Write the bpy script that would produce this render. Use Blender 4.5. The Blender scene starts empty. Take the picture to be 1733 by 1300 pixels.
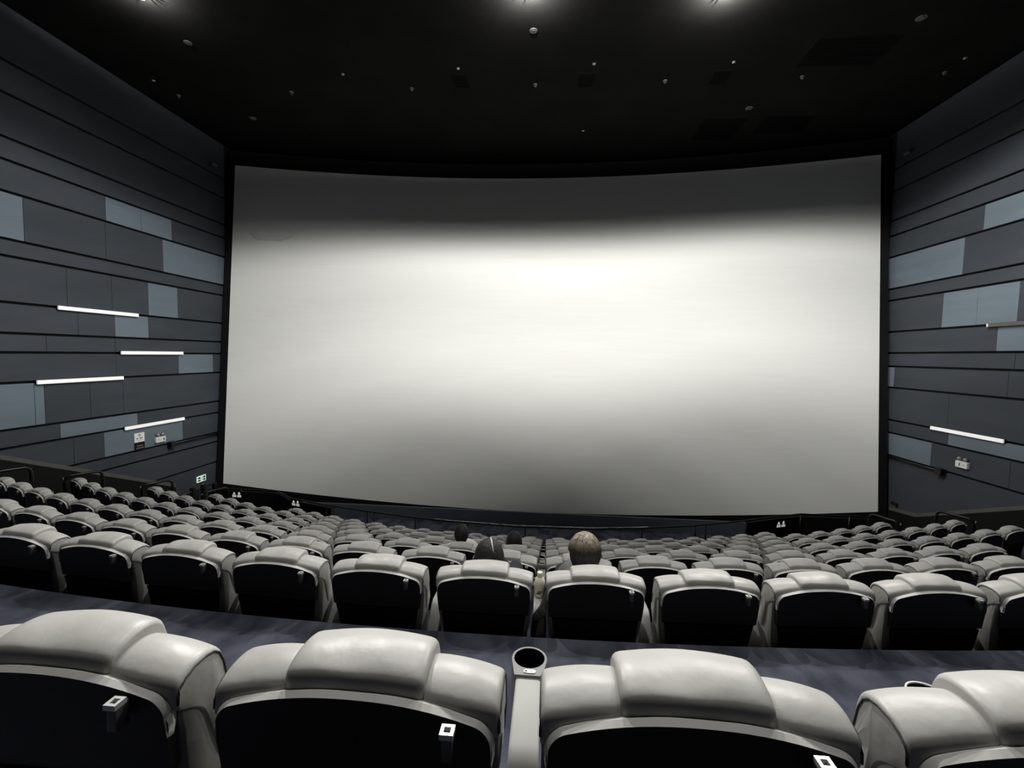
import bpy, bmesh, math, random
from mathutils import Vector, Matrix, noise
random.seed(7)
Z0 = 6.2                      # height of the camera above the pit floor
S = bpy.context.scene
COL = S.collection
PI = math.pi

# ------------------------------------------------------------------ helpers
def mesh_obj(name, bm, mat, parent=None, smooth=True, loc=None, angle=None):
    bmesh.ops.recalc_face_normals(bm, faces=bm.faces[:])
    me = bpy.data.meshes.new(name)
    bm.to_mesh(me); bm.free()
    if smooth:
        me.polygons.foreach_set('use_smooth', [True] * len(me.polygons))
    me.materials.append(mat)
    o = bpy.data.objects.new(name, me)
    COL.objects.link(o)
    if parent is not None:
        o.parent = parent
    if loc is not None:
        o.location = loc
    if smooth and angle:
        try:
            me.set_sharp_from_angle(angle=math.radians(angle))
        except Exception:
            pass
    return o

def empty(name, loc=(0, 0, 0), rz=0.0):
    o = bpy.data.objects.new(name, None)
    o.empty_display_size = 0.1
    COL.objects.link(o)
    o.location = loc
    o.rotation_euler = (0, 0, rz)
    return o

def tag(o, label, cat, group=None, kind=None):
    o['label'] = label
    o['category'] = cat
    if group:
        o['group'] = group
    if kind:
        o['kind'] = kind
    return o

def structure(o):
    o['kind'] = 'structure'
    return o

def box(bm, x0, x1, y0, y1, z0, z1, bevel=0.0):
    vs = [bm.verts.new((x, y, z)) for z in (z0, z1) for y in (y0, y1) for x in (x0, x1)]
    fs = [(0, 2, 3, 1), (4, 5, 7, 6), (0, 1, 5, 4), (2, 6, 7, 3), (0, 4, 6, 2), (1, 3, 7, 5)]
    faces = [bm.faces.new([vs[i] for i in f]) for f in fs]
    if bevel > 0:
        ed = list({e for f in faces for e in f.edges})
        bmesh.ops.bevel(bm, geom=ed, offset=bevel, segments=2, affect='EDGES', profile=0.6)

def tube(bm, pts, r, n=8, cap=True):
    pts = [Vector(p) for p in pts]
    rings = []
    up = Vector((0, 0, 1))
    for i, p in enumerate(pts):
        a = pts[max(i - 1, 0)]; b = pts[min(i + 1, len(pts) - 1)]
        t = (b - a).normalized()
        ref = up if abs(t.z) < 0.95 else Vector((0, 1, 0))
        u = t.cross(ref).normalized(); v = u.cross(t).normalized()
        rr = r[i] if isinstance(r, (list, tuple)) else r
        rings.append([bm.verts.new(p + (u * math.cos(2 * PI * k / n) + v * math.sin(2 * PI * k / n)) * rr) for k in range(n)])
    for a, b in zip(rings, rings[1:]):
        for k in range(n):
            bm.faces.new((a[k], a[(k + 1) % n], b[(k + 1) % n], b[k]))
    if cap:
        bm.faces.new(rings[0][::-1]); bm.faces.new(rings[-1])

def lathe(bm, prof, n=32, c=(0, 0, 0), axis='z', closed=False):
    rings = []
    for r, h in prof:
        ring = []
        for k in range(n):
            a = 2 * PI * k / n
            if axis == 'z':
                p = (c[0] + r * math.cos(a), c[1] + r * math.sin(a), c[2] + h)
            elif axis == 'y':
                p = (c[0] + r * math.cos(a), c[1] + h, c[2] + r * math.sin(a))
            else:
                p = (c[0] + h, c[1] + r * math.cos(a), c[2] + r * math.sin(a))
            ring.append(bm.verts.new(p))
        rings.append(ring)
    prs = list(zip(rings, rings[1:]))
    if closed:
        prs.append((rings[-1], rings[0]))
    for a, b in prs:
        for k in range(n):
            bm.faces.new((a[k], a[(k + 1) % n], b[(k + 1) % n], b[k]))
    if not closed:
        if prof[0][0] > 1e-6:
            bm.faces.new(rings[0][::-1])
        if prof[-1][0] > 1e-6:
            bm.faces.new(rings[-1])

def smooth_loop(pts, sub=4):
    """closed Catmull-Rom"""
    n = len(pts); out = []
    for i in range(n):
        p0, p1, p2, p3 = (Vector(pts[(i + k - 1) % n]) for k in range(4))
        for s in range(sub):
            t = s / sub
            out.append(0.5 * ((2 * p1) + (p2 - p0) * t + (2 * p0 - 5 * p1 + 4 * p2 - p3) * t * t + (3 * p1 - p0 - 3 * p2 + p3) * t ** 3))
    return out

def loft_x(bm, prof, x0, x1, edge=0.02, arch=None, taper=None, n=12, puff=0.0, wob=0.0, p=10):
    """closed (y,z) profile swept along x with rounded ends."""
    cy = sum(q[0] for q in prof) / len(prof); cz = sum(q[1] for q in prof) / len(prof)
    ts = [-1, -0.993, -0.975, -0.94, -0.88] + [-0.75 + 1.5 * i / n for i in range(n + 1)] + [0.88, 0.94, 0.975, 0.993, 1]
    rings = []
    for t in ts:
        x = (x0 + x1) / 2 + (x1 - x0) / 2 * t
        ring = []
        inset = edge * abs(t) ** p
        for y, z in prof:
            dy, dz = y - cy, z - cz
            d = math.hypot(dy, dz) or 1
            k = (d - inset + puff * (1 - t * t)) / d
            yy, zz = cy + dy * k, cz + dz * k
            xx = x * (taper(zz) if taper else 1)
            if arch:
                zz += arch(xx)
            if wob:
                nv = noise.noise_vector(Vector((xx * 9, yy * 9, zz * 9)))
                yy += nv.x * wob; zz += nv.y * wob
            ring.append(bm.verts.new((xx, yy, zz)))
        rings.append(ring)
    m = len(prof)
    for a, b in zip(rings, rings[1:]):
        for k in range(m):
            bm.faces.new((a[k], a[(k + 1) % m], b[(k + 1) % m], b[k]))
    bm.faces.new(rings[0]); bm.faces.new(rings[-1][::-1])

# ---------------------------------------------------------------- materials
def mat(name, col, rough=0.5, metal=0.0, noise_amt=0.0, noise_scale=8.0, bump=0.0, bump_scale=60.0,
        emit=None, emit_s=0.0, stretch=(1, 1, 1), spec=0.5, col2=None):
    m = bpy.data.materials.new(name)
    m.use_nodes = True
    nt = m.node_tree; b = nt.nodes['Principled BSDF']
    b.inputs['Base Color'].default_value = (*col, 1)
    b.inputs['Roughness'].default_value = rough
    b.inputs['Metallic'].default_value = metal
    b.inputs['Specular IOR Level'].default_value = spec
    tc = mp = None
    if noise_amt or bump or col2:
        tc = nt.nodes.new('ShaderNodeTexCoord'); mp = nt.nodes.new('ShaderNodeMapping')
        mp.inputs['Scale'].default_value = stretch
        nt.links.new(tc.outputs['Object'], mp.inputs['Vector'])
    if noise_amt or col2:
        nz = nt.nodes.new('ShaderNodeTexNoise'); nz.inputs['Scale'].default_value = noise_scale
        nz.inputs['Detail'].default_value = 6
        nt.links.new(mp.outputs['Vector'], nz.inputs['Vector'])
        cr = nt.nodes.new('ShaderNodeValToRGB')
        c2 = col2 or tuple(min(1, c * (1 + noise_amt)) for c in col)
        c1 = col if col2 else tuple(c * (1 - noise_amt) for c in col)
        cr.color_ramp.elements[0].position = 0.35; cr.color_ramp.elements[1].position = 0.68
        cr.color_ramp.elements[0].color = (*c1, 1); cr.color_ramp.elements[1].color = (*c2, 1)
        nt.links.new(nz.outputs['Fac'], cr.inputs['Fac'])
        nt.links.new(cr.outputs['Color'], b.inputs['Base Color'])
    if bump:
        nb = nt.nodes.new('ShaderNodeTexNoise'); nb.inputs['Scale'].default_value = bump_scale
        nb.inputs['Detail'].default_value = 4
        nt.links.new(mp.outputs['Vector'], nb.inputs['Vector'])
        bp = nt.nodes.new('ShaderNodeBump'); bp.inputs['Strength'].default_value = bump
        bp.inputs['Distance'].default_value = 0.01
        nt.links.new(nb.outputs['Fac'], bp.inputs['Height'])
        nt.links.new(bp.outputs['Normal'], b.inputs['Normal'])
    if emit:
        b.inputs['Emission Color'].default_value = (*emit, 1)
        b.inputs['Emission Strength'].default_value = emit_s
    return m

M = {}
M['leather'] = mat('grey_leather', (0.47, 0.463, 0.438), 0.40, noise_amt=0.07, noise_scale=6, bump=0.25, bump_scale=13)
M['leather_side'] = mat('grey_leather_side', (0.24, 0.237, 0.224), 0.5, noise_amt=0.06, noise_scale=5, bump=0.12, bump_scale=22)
M['piping'] = mat('dark_piping', (0.05, 0.05, 0.048), 0.6, bump=0.1)
M['shell'] = mat('black_plastic', (0.011, 0.011, 0.0112), 0.5, bump=0.05, bump_scale=200, spec=0.35)
M['kick'] = mat('black_kick_panel', (0.005, 0.005, 0.0053), 0.65, bump=0.05, bump_scale=200, spec=0.2)
M['fascia'] = mat('blue_grey_fascia', (0.10, 0.11, 0.135), 0.8, noise_amt=0.1, noise_scale=1.5)
M['trim'] = mat('pale_trim', (0.68, 0.67, 0.64), 0.45, noise_amt=0.05, noise_scale=9)
M['hook_body'] = mat('dark_hook', (0.10, 0.10, 0.10), 0.3, metal=0.4, bump=0.02)
M['chrome'] = mat('bright_metal', (0.62, 0.62, 0.60), 0.35, metal=0.5, bump=0.02)
M['console'] = mat('pale_console', (0.33, 0.328, 0.312), 0.5, noise_amt=0.05, noise_scale=9)
M['console_head'] = mat('grey_console_head', (0.17, 0.17, 0.16), 0.5, noise_amt=0.06, noise_scale=14)
M['cup'] = mat('black_cup_well', (0.002, 0.002, 0.002), 0.8, bump=0.02, spec=0.1)
M['plate'] = mat('white_plate', (0.85, 0.85, 0.83), 0.35, noise_amt=0.02)
M['ink'] = mat('dark_print', (0.03, 0.03, 0.03), 0.6, noise_amt=0.1)
M['carpet'] = mat('blue_grey_carpet', (0.028, 0.031, 0.045), 0.95, noise_scale=4.5, col2=(0.09, 0.095, 0.122), stretch=(1.0, 0.6, 1), bump=0.35, bump_scale=140, spec=0.1)
M['black'] = mat('black_paint', (0.004, 0.004, 0.004), 0.8, noise_amt=0.2, noise_scale=3, spec=0.2)
M['ceiling'] = mat('black_ceiling', (0.007, 0.007, 0.0066), 0.9, noise_amt=0.25, noise_scale=1.3, bump=0.2, bump_scale=30, spec=0.15)
M['vent'] = mat('black_vent', (0.003, 0.003, 0.003), 0.9, noise_amt=0.1, spec=0.1)
M['wall_dark'] = mat('slate_panel', (0.045, 0.052, 0.062), 0.75, noise_amt=0.10, noise_scale=1.1, stretch=(1, 0.5, 2.5), bump=0.1, bump_scale=120, spec=0.25)
M['wall_light'] = mat('pale_slate_panel', (0.135, 0.170, 0.20), 0.75, noise_amt=0.06, noise_scale=1.5, stretch=(1, 0.4, 3), bump=0.1, bump_scale=120, spec=0.25)
M['seam'] = mat('dark_teal_seam', (0.012, 0.014, 0.016), 0.85, noise_amt=0.15, noise_scale=3, spec=0.2)
M['cap'] = mat('taupe_cap', (0.085, 0.08, 0.07), 0.7, noise_amt=0.1)
M['rail'] = mat('black_rail', (0.006, 0.006, 0.006), 0.4, metal=0.2, bump=0.02)
M['rail_worn_highlight'] = mat('worn_rail_top_highlight', (0.03, 0.03, 0.03), 0.4, metal=0.2, col2=(0.9, 0.9, 0.87), noise_scale=5, stretch=(1, 1, 1))  # worn metal; its speckled bright highlight is put into the colour
M['led'] = mat('led_tube', (0.6, 0.6, 0.585), 0.5, emit=(1, 0.99, 0.96), emit_s=0.5, noise_amt=0.01)
M['sign_mark'] = mat('sign_mark', (0.8, 0.8, 0.78), 0.5, emit=(1, 1, 0.97), emit_s=0.35, noise_amt=0.01)  # emission added so the white print reads bright on the dim parapets
M['led_off'] = mat('unlit_tube', (0.10, 0.09, 0.085), 0.4, metal=0.3, noise_amt=0.1)
M['white'] = mat('white_plastic', (0.75, 0.75, 0.72), 0.4, noise_amt=0.03)
M['disc'] = mat('off_white_disc', (0.12, 0.12, 0.115), 0.5, noise_amt=0.05)
M['glass'] = mat('lamp_glass', (0.4, 0.4, 0.4), 0.15, metal=0.5, noise_amt=0.1)
M['exit'] = mat('exit_sign_face', (0.5, 0.6, 0.5), 0.4, emit=(0.75, 0.9, 0.75), emit_s=0.55, noise_amt=0.02)
M['exit_green'] = mat('exit_sign_figure', (0.1, 0.4, 0.15), 0.4, emit=(0.35, 0.75, 0.4), emit_s=0.5, noise_amt=0.02)
M['lamp_on'] = mat('lamp_diffuser', (0.8, 0.8, 0.78), 0.4, emit=(1, 0.97, 0.92), emit_s=30, noise_amt=0.01)
M['hair_dark'] = mat('dark_hair', (0.006, 0.0055, 0.005), 0.62, noise_scale=3.0, col2=(0.016, 0.0145, 0.013), stretch=(26, 26, 1.5), bump=0.7, bump_scale=4)
M['skin'] = mat('skin', (0.50, 0.36, 0.29), 0.55, noise_amt=0.05, bump=0.05)
M['scalp'] = mat('parting_skin', (0.85, 0.80, 0.76), 0.55, noise_amt=0.05)
M['shirt_white'] = mat('white_cotton', (0.93, 0.93, 0.92), 0.85, noise_amt=0.03, bump=0.5, bump_scale=14)
M['shirt_grey'] = mat('grey_knit', (0.16, 0.16, 0.165), 0.9, noise_amt=0.1, bump=0.4, bump_scale=16)
M['shirt_black'] = mat('black_jersey', (0.018, 0.018, 0.02), 0.9, noise_amt=0.1, bump=0.4, bump_scale=16)
M['trousers'] = mat('dark_denim', (0.022, 0.026, 0.035), 0.9, noise_amt=0.15, bump=0.3, bump_scale=30)
M['shoe'] = mat('dark_shoe', (0.02, 0.02, 0.02), 0.5, noise_amt=0.1)
M['lips'] = mat('lips', (0.36, 0.17, 0.14), 0.5, noise_amt=0.05)
M['eye'] = mat('eye', (0.12, 0.09, 0.07), 0.2, noise_amt=0.05)
M['bottle'] = mat('cream_bottle', (0.92, 0.86, 0.68), 0.4, noise_amt=0.03)
M['bottle_cap'] = mat('cream_cap', (0.92, 0.89, 0.78), 0.4, noise_amt=0.03)
M['cloth'] = mat('black_cloth', (0.003, 0.003, 0.0033), 0.95, noise_amt=0.2, bump=0.4, bump_scale=25)
M['strap'] = mat('pale_strap', (0.55, 0.55, 0.52), 0.45, noise_amt=0.05)

# two tone hair: bleached top, dark undercut towards the nape (the hair itself has these colours)
m = bpy.data.materials.new('bleached_two_tone_hair'); m.use_nodes = True
nt = m.node_tree; b = nt.nodes['Principled BSDF']; b.inputs['Roughness'].default_value = 0.45
tc = nt.nodes.new('ShaderNodeTexCoord'); sp = nt.nodes.new('ShaderNodeSeparateXYZ')
nt.links.new(tc.outputs['Object'], sp.inputs[0])
mp = nt.nodes.new('ShaderNodeMapping'); mp.inputs['Scale'].default_value = (34, 34, 2.0)
nt.links.new(tc.outputs['Object'], mp.inputs['Vector'])
nz = nt.nodes.new('ShaderNodeTexNoise'); nz.inputs['Scale'].default_value = 2.2; nz.inputs['Detail'].default_value = 5
nt.links.new(mp.outputs['Vector'], nz.inputs['Vector'])
r1 = nt.nodes.new('ShaderNodeValToRGB')
r1.color_ramp.elements[0].position = 0.33; r1.color_ramp.elements[0].color = (0.09, 0.07, 0.05, 1)
r1.color_ramp.elements[1].position = 0.66; r1.color_ramp.elements[1].color = (0.50, 0.42, 0.31, 1)
nt.links.new(nz.outputs['Fac'], r1.inputs['Fac'])
ad = nt.nodes.new('ShaderNodeMath'); ad.operation = 'MULTIPLY_ADD'
nt.links.new(nz.outputs['Fac'], ad.inputs[0]); ad.inputs[1].default_value = -0.07
nt.links.new(sp.outputs['Z'], ad.inputs[2])
r2 = nt.nodes.new('ShaderNodeMapRange'); r2.inputs['From Min'].default_value = 0.015; r2.inputs['From Max'].default_value = 0.07
nt.links.new(ad.outputs[0], r2.inputs['Value'])
mx = nt.nodes.new('ShaderNodeMix'); mx.data_type = 'RGBA'
nt.links.new(r2.outputs['Result'], mx.inputs['Factor'])
mx.inputs['A'].default_value = (0.012, 0.011, 0.010, 1)
nt.links.new(r1.outputs['Color'], mx.inputs['B'])
nt.links.new(mx.outputs['Result'], b.inputs['Base Color'])
bp = nt.nodes.new('ShaderNodeBump'); bp.inputs['Strength'].default_value = 0.8; bp.inputs['Distance'].default_value = 0.01
nt.links.new(nz.outputs['Fac'], bp.inputs['Height']); nt.links.new(bp.outputs['Normal'], b.inputs['Normal'])
M['hair_bleached'] = m

# screen cloth with an old water stain near its upper left
m = bpy.data.materials.new('matt_white_screen_cloth'); m.use_nodes = True
nt = m.node_tree; b = nt.nodes['Principled BSDF']; b.inputs['Roughness'].default_value = 0.9
b.inputs['Specular IOR Level'].default_value = 0.1
tc = nt.nodes.new('ShaderNodeTexCoord')
mp = nt.nodes.new('ShaderNodeMapping'); mp.inputs['Scale'].default_value = (0.25, 1, 5)
nt.links.new(tc.outputs['Object'], mp.inputs['Vector'])
nz = nt.nodes.new('ShaderNodeTexNoise'); nz.inputs['Scale'].default_value = 2.5; nz.inputs['Detail'].default_value = 5
nt.links.new(mp.outputs['Vector'], nz.inputs['Vector'])
cr = nt.nodes.new('ShaderNodeValToRGB')
cr.color_ramp.elements[0].color = (0.80, 0.80, 0.775, 1); cr.color_ramp.elements[1].color = (0.85, 0.85, 0.825, 1)
nt.links.new(nz.outputs['Fac'], cr.inputs['Fac'])
sx_ = nt.nodes.new('ShaderNodeSeparateXYZ'); nt.links.new(tc.outputs['Object'], sx_.inputs[0])
def mth(op, a, c=None):
    n_ = nt.nodes.new('ShaderNodeMath'); n_.operation = op
    for k_, v_ in ((0, a), (1, c)):
        if v_ is None: continue
        if isinstance(v_, (int, float)): n_.inputs[k_].default_value = v_
        else: nt.links.new(v_, n_.inputs[k_])
    return n_.outputs[0]
n2 = nt.nodes.new('ShaderNodeTexNoise'); n2.inputs['Scale'].default_value = 2.3; nt.links.new(tc.outputs['Object'], n2.inputs['Vector'])
ex = mth('DIVIDE', mth('ADD', sx_.outputs['X'], 8.95), 0.72)
ez = mth('DIVIDE', mth('SUBTRACT', sx_.outputs['Z'], Z0 + 3.74), 0.28)
dd = mth('ADD', mth('SQRT', mth('ADD', mth('MULTIPLY', ex, ex), mth('MULTIPLY', ez, ez))), mth('MULTIPLY', mth('SUBTRACT', n2.outputs['Fac'], 0.5), 1.1))
lowr = mth('MULTIPLY', mth('LESS_THAN', ez, -0.15), 0.6)
st_ = nt.nodes.new('ShaderNodeValToRGB'); e_ = st_.color_ramp.elements
e_[0].position = 0.0; e_[0].color = (0.10, 0.10, 0.10, 1); e_[1].position = 1.0; e_[1].color = (0, 0, 0, 1)
q1 = e_.new(0.80); q1.color = (0.14, 0.14, 0.14, 1); q2 = e_.new(0.90); q2.color = (0.36, 0.36, 0.36, 1); q3 = e_.new(0.94); q3.color = (0.03, 0.03, 0.03, 1)
nt.links.new(dd, st_.inputs['Fac'])
fac = mth('MULTIPLY', st_.outputs['Color'], mth('ADD', lowr, 0.25))
mx_ = nt.nodes.new('ShaderNodeMix'); mx_.data_type = 'RGBA'
nt.links.new(fac, mx_.inputs['Factor']); nt.links.new(cr.outputs['Color'], mx_.inputs['A']); mx_.inputs['B'].default_value = (0.12, 0.12, 0.11, 1)
nt.links.new(mx_.outputs['Result'], b.inputs['Base Color'])
M['screen'] = m

# ------------------------------------------------------------------- camera
def cam_axes(yaw, pitch, roll):
    cy, sy, cp, sp_ = math.cos(yaw), math.sin(yaw), math.cos(pitch), math.sin(pitch)
    f = Vector((-sy * cp, cy * cp, -sp_)); r = Vector((cy, sy, 0)); u = r.cross(f)
    return f, r * math.cos(roll) + u * math.sin(roll), -r * math.sin(roll) + u * math.cos(roll)
F, R_, U_ = cam_axes(0.0815, 0.064, 0.0181)
cd = bpy.data.cameras.new('camera'); cd.sensor_width = 36; cd.sensor_fit = 'HORIZONTAL'; cd.lens = 36 * 770 / 1733
cd.clip_start = 0.05; cd.clip_end = 100
cam = bpy.data.objects.new('camera', cd); COL.objects.link(cam)
cam.matrix_world = Matrix(((R_.x, U_.x, -F.x, 0), (R_.y, U_.y, -F.y, 0), (R_.z, U_.z, -F.z, Z0), (0, 0, 0, 1)))
S.camera = cam

# --------------------------------------------------------------- seat rows
XC = -0.476
PH = 0.3245 - 0.186            # arc position of seat 0 in each row
PITCH = 0.62
RAD = {2: 25.7, 3: 24.0, 4: 22.3, 5: 20.5, 6: 19.0, 7: 17.8, 8: 16.8, 9: 15.6}
def row_y(n): return 2.4187 + 1.2318 * (n - 2)
def row_floor(n): return Z0 - (1.2699 + 0.4763 * (n - 2) + 0.87)
def arc(n, s):
    r = RAD[n]; th = s / r
    return XC + r * math.sin(th), row_y(n) + r * (1 - math.cos(th)), th
FLOOR1 = Z0 - 1.523
Y1 = 0.775

# ---------------------------------------------------------------- the room
WL, WR, YB, CEIL = -10.3, 9.45, -3.2, Z0 + 6.4
YF = 15.9
def step_edge(n, x):
    """front-to-back position of the riser behind row n at x"""
    r = RAD[n]; dx = max(-r * 0.95, min(r * 0.95, x - XC))
    return row_y(n) - 0.05 + r - math.sqrt(r * r - dx * dx)
bm = bmesh.new()
xs = [WL - 0.06 + (WR - WL + 0.12) * i / 60 for i in range(61)]
edges = []          # (y function, z behind (higher), z ahead (lower))
levels = [('c', YB, None)]
prev = None
def add_quadstrip(f0, z0, f1, z1):
    a = [bm.verts.new((x, f0(x), z0)) for x in xs]; b_ = [bm.verts.new((x, f1(x), z1)) for x in xs]
    for i in range(60):
        bm.faces.new((a[i], a[i + 1], b_[i + 1], b_[i]))
back = lambda x: YB - 0.06
r1e = lambda x: 0.2
FLOOR0 = FLOOR1 + 0.5
add_quadstrip(back, FLOOR0, lambda x: -0.55, FLOOR0)
add_quadstrip(lambda x: -0.55, FLOOR0, lambda x: -0.55, FLOOR1)
add_quadstrip(lambda x: -0.55, FLOOR1, lambda x: step_edge(2, x), FLOOR1)
zp = FLOOR1
for n in range(2, 9):
    zf = row_floor(n)
    add_quadstrip(lambda x, n=n: step_edge(n, x), zp, lambda x, n=n: step_edge(n, x), zf)
    if n < 8:
        add_quadstrip(lambda x, n=n: step_edge(n, x), zf, lambda x, n=n: step_edge(n + 1, x), zf)
    zp = zf
FRONT = 13.12
add_quadstrip(lambda x: step_edge(8, x), zp, lambda x: max(FRONT + 0.1, step_edge(8, x)), zp)
# underside so that the stepped tier is a solid
f = structure(mesh_obj('floor', bm, M['carpet'], smooth=False))
f['label'] = 'stepped blue-grey carpeted floor of the seating tier'

def wall_box(name, x0, x1, y0, y1, z0, z1, m):
    b_ = bmesh.new(); box(b_, x0, x1, y0, y1, z0, z1)
    return structure(mesh_obj(name, b_, m, smooth=False))
wl = wall_box('wall_left', WL - 0.25, WL - 0.06, YB - 0.2, YF + 0.2, -0.2, CEIL + 0.1, M['seam'])
wr = wall_box('wall_right', WR + 0.06, WR + 0.25, YB - 0.2, YF + 0.2, -0.2, CEIL + 0.1, M['seam'])
wall_box('wall_back', WL - 0.06, WR + 0.06, YB - 0.2, YB, -0.2, CEIL, M['black'])
wall_box('wall_front', WL - 0.06, WR + 0.06, YF, YF + 0.2, -0.2, CEIL, M['black'])
wall_box('ceiling', WL - 0.06, WR + 0.06, YB, YF, CEIL, CEIL + 0.2, M['ceiling'])
# blue-grey fascia below the screen
b_ = bmesh.new(); box(b_, WL - 0.05, WR + 0.05, FRONT, FRONT + 0.05, Z0 - 5.05, Z0 - 4.62)
structure(mesh_obj('trim_1', b_, M['fascia'], smooth=False))
b_ = bmesh.new(); box(b_, WL - 0.05, WR + 0.05, FRONT + 0.051, YF - 0.01, Z0 - 5.75, Z0 - 5.602)
structure(mesh_obj('trim_2', b_, M['black'], smooth=False))

# wall panelling --------------------------------------------------------
SEAMS = [6.38, 5.34, 4.74, 3.92, 3.50, 2.91, 2.02, 1.70, 0.825, 0.24, -0.13, -0.715, -1.615, -1.965, -2.585, -2.87, -3.50, -5.4]
LIGHT_L = {5: [], 4: [(9.93, 10.85), (10.85, 11.78)], }
def panels(side, lights, y_start, y_end, seams, joints):
    parent = wl if side < 0 else wr
    x = WL if side < 0 else WR
    for i in range(len(seams) - 1):
        hi, lo = seams[i] - 0.026, seams[i + 1] + 0.026
        mid = (hi + lo) / 2
        spans = [l for l in lights if lo - 0.1 < l[0] < hi + 0.1]
        lt = sorted([(l[1], l[2]) for l in spans])
        cuts = []
        y = y_start
        for a, b2 in lt:
            if a > y + 0.01: cuts.append((y, a, False))
            cuts.append((max(a, y_start), b2, True)); y = b2
        if y < y_end - 0.01: cuts.append((y, y_end, False))
        for a, b2, isl in cuts:
            segs = [(a, b2)]
            if not isl:
                js = [j for (zz, j) in joints if lo < zz < hi and a + 0.3 < j < b2 - 0.3]
                pts = [a] + sorted(js) + [b2]
                # long boards behind the camera are jointed every few metres
                segs = []
                for p0, p1 in zip(pts, pts[1:]):
                    k = max(1, int((p1 - p0) / 6.0)); segs += [(p0 + (p1 - p0) * q / k, p0 + (p1 - p0) * (q + 1) / k) for q in range(k)]
            for p0, p1 in segs:
                bb = bmesh.new()
                if side < 0: box(bb, x - 0.055, x, p0 + 0.004, p1 - 0.004, Z0 + lo, Z0 + hi, 0.004)
                else: box(bb, x, x + 0.055, p0 + 0.004, p1 - 0.004, Z0 + lo, Z0 + hi, 0.004)
                o = mesh_obj('panel', bb, M['wall_light'] if isl else M['wall_dark'], parent, smooth=False)
                if isl: o['label'] = 'pale blue-grey panel'
LL = [(3.2, 9.93, 10.85), (3.2, 10.85, 11.78), (2.45, 6.2, 8.25), (2.45, 11.47, 13.85), (1.25, 10.98, 11.91), (0.5, 10.05, 10.96),
      (-0.42, 11.88, 13.18), (-1.15, 6.4, 8.29), (-1.15, 8.29, 8.47), (-1.8, 8.74, 10.56), (-2.28, 9.68, 11.96)]
JL = [(1.25, 10.0), (1.25, 9.0), (0.05, 10.05), (0.05, 8.55), (-0.42, 10.05), (-1.15, 10.2), (-1.15, 9.4), (0.5, 9.2), (2.45, 9.9), (-2.28, 9.0)]
LR = [(3.2, 8.9, 11.04), (2.45, 11.47, 13.85), (1.25, 10.13, 11.03), (1.25, 11.03, 11.93), (0.5, 8.6, 10.52), (-0.42, 13.33, 13.85),
      (-1.8, 9.2, 11.5), (-2.28, 11.94, 13.7)]
JR = [(0.05, 10.1), (-0.42, 10.2), (-1.15, 11.55), (1.25, 9.2), (-2.28, 10.0), (2.45, 9.4), (3.2, 12.6)]
panels(-1, LL, YB, 13.85, SEAMS, JL)
panels(1, LR, YB, 13.85, SEAMS[:15] + [-5.4], JR)

# black dado along the stepped side aisles, with its taupe cap
def dado(name1, name2, x0, x1, pts):
    for nm, lo_, hi_, m in ((name1, -3.0, -0.09, M['black']), (name2, -0.09, 0.0, M['cap'])):
        bb = bmesh.new()
        ring0, ring1 = [], []
        top = [(y, z + hi_) for y, z in pts]
        bot = [(y, z + lo_) for y, z in pts][::-1]
        for x, ring in ((x0, ring0), (x1, ring1)):
            for y, z in top + bot: ring.append(bb.verts.new((x, y, Z0 + z)))
        n = len(ring0)
        for k in range(n): bb.faces.new((ring0[k], ring0[(k + 1) % n], ring1[(k + 1) % n], ring1[k]))
        bb.faces.new(ring0); bb.faces.new(ring1[::-1])
        structure(mesh_obj(nm, bb, m, smooth=False))
dado('trim_3', 'trim_4', WL + 0.001, WL + 0.05, [(YB, 2.2), (7.66, -2.06), (11.60, -3.74)])
dado('trim_5', 'trim_6', WR - 0.05, WR - 0.001, [(YB, 2.2), (9.66, -2.80), (12.2, -3.86), (13.1, -3.98)])

# -------------------------------------------------------------- the screen
def scr(X, z, ext=0.0):
    u = (X + 0.44) / 9.61
    return 13.52 + 0.0844 * z + 1.4 * (1 - u * u) + ext
def grid_surface(bm, xfun, n, m, zlo, zhi, ext):
    rows = []
    for j in range(m + 1):
        row = []
        for i in range(n + 1):
            X = xfun(i / n); z = zlo(X) + (zhi(X) - zlo(X)) * j / m
            row.append(bm.verts.new((X, scr(X, z, ext), Z0 + z)))
        rows.append(row)
    for j in range(m):
        for i in range(n):
            bm.faces.new((rows[j][i], rows[j][i + 1], rows[j + 1][i + 1], rows[j + 1][i]))
    return rows
screen = empty('cinema_screen', (-0.44, 14.2, Z0 - 5.1))
tag(screen, 'huge blank white curved cinema screen filling the end wall', 'screen')
zb = lambda X: -5.08 + 0.92 * ((X + 0.44) / 9.61) ** 2
bb = bmesh.new()
XL, XR = -10.05, 9.17
g0 = grid_surface(bb, lambda t: XL + (XR - XL) * t, 64, 20, zb, lambda X: 5.82, 0.0)
g1 = grid_surface(bb, lambda t: XL + (XR - XL) * t, 64, 20, zb, lambda X: 5.82, 0.03)
def stitch(a, b2):
    for k in range(len(a) - 1): bb.faces.new((a[k], b2[k], b2[k + 1], a[k + 1]))
stitch(g0[0], g1[0]); stitch(g0[-1], g1[-1]); stitch([r[0] for r in g0], [r[0] for r in g1]); stitch([r[-1] for r in g0], [r[-1] for r in g1])
o = mesh_obj('screen_cloth', bb, M['screen'], smooth=True, angle=30); o.parent = screen; o.matrix_parent_inverse = Matrix.Translation(-screen.location)
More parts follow.
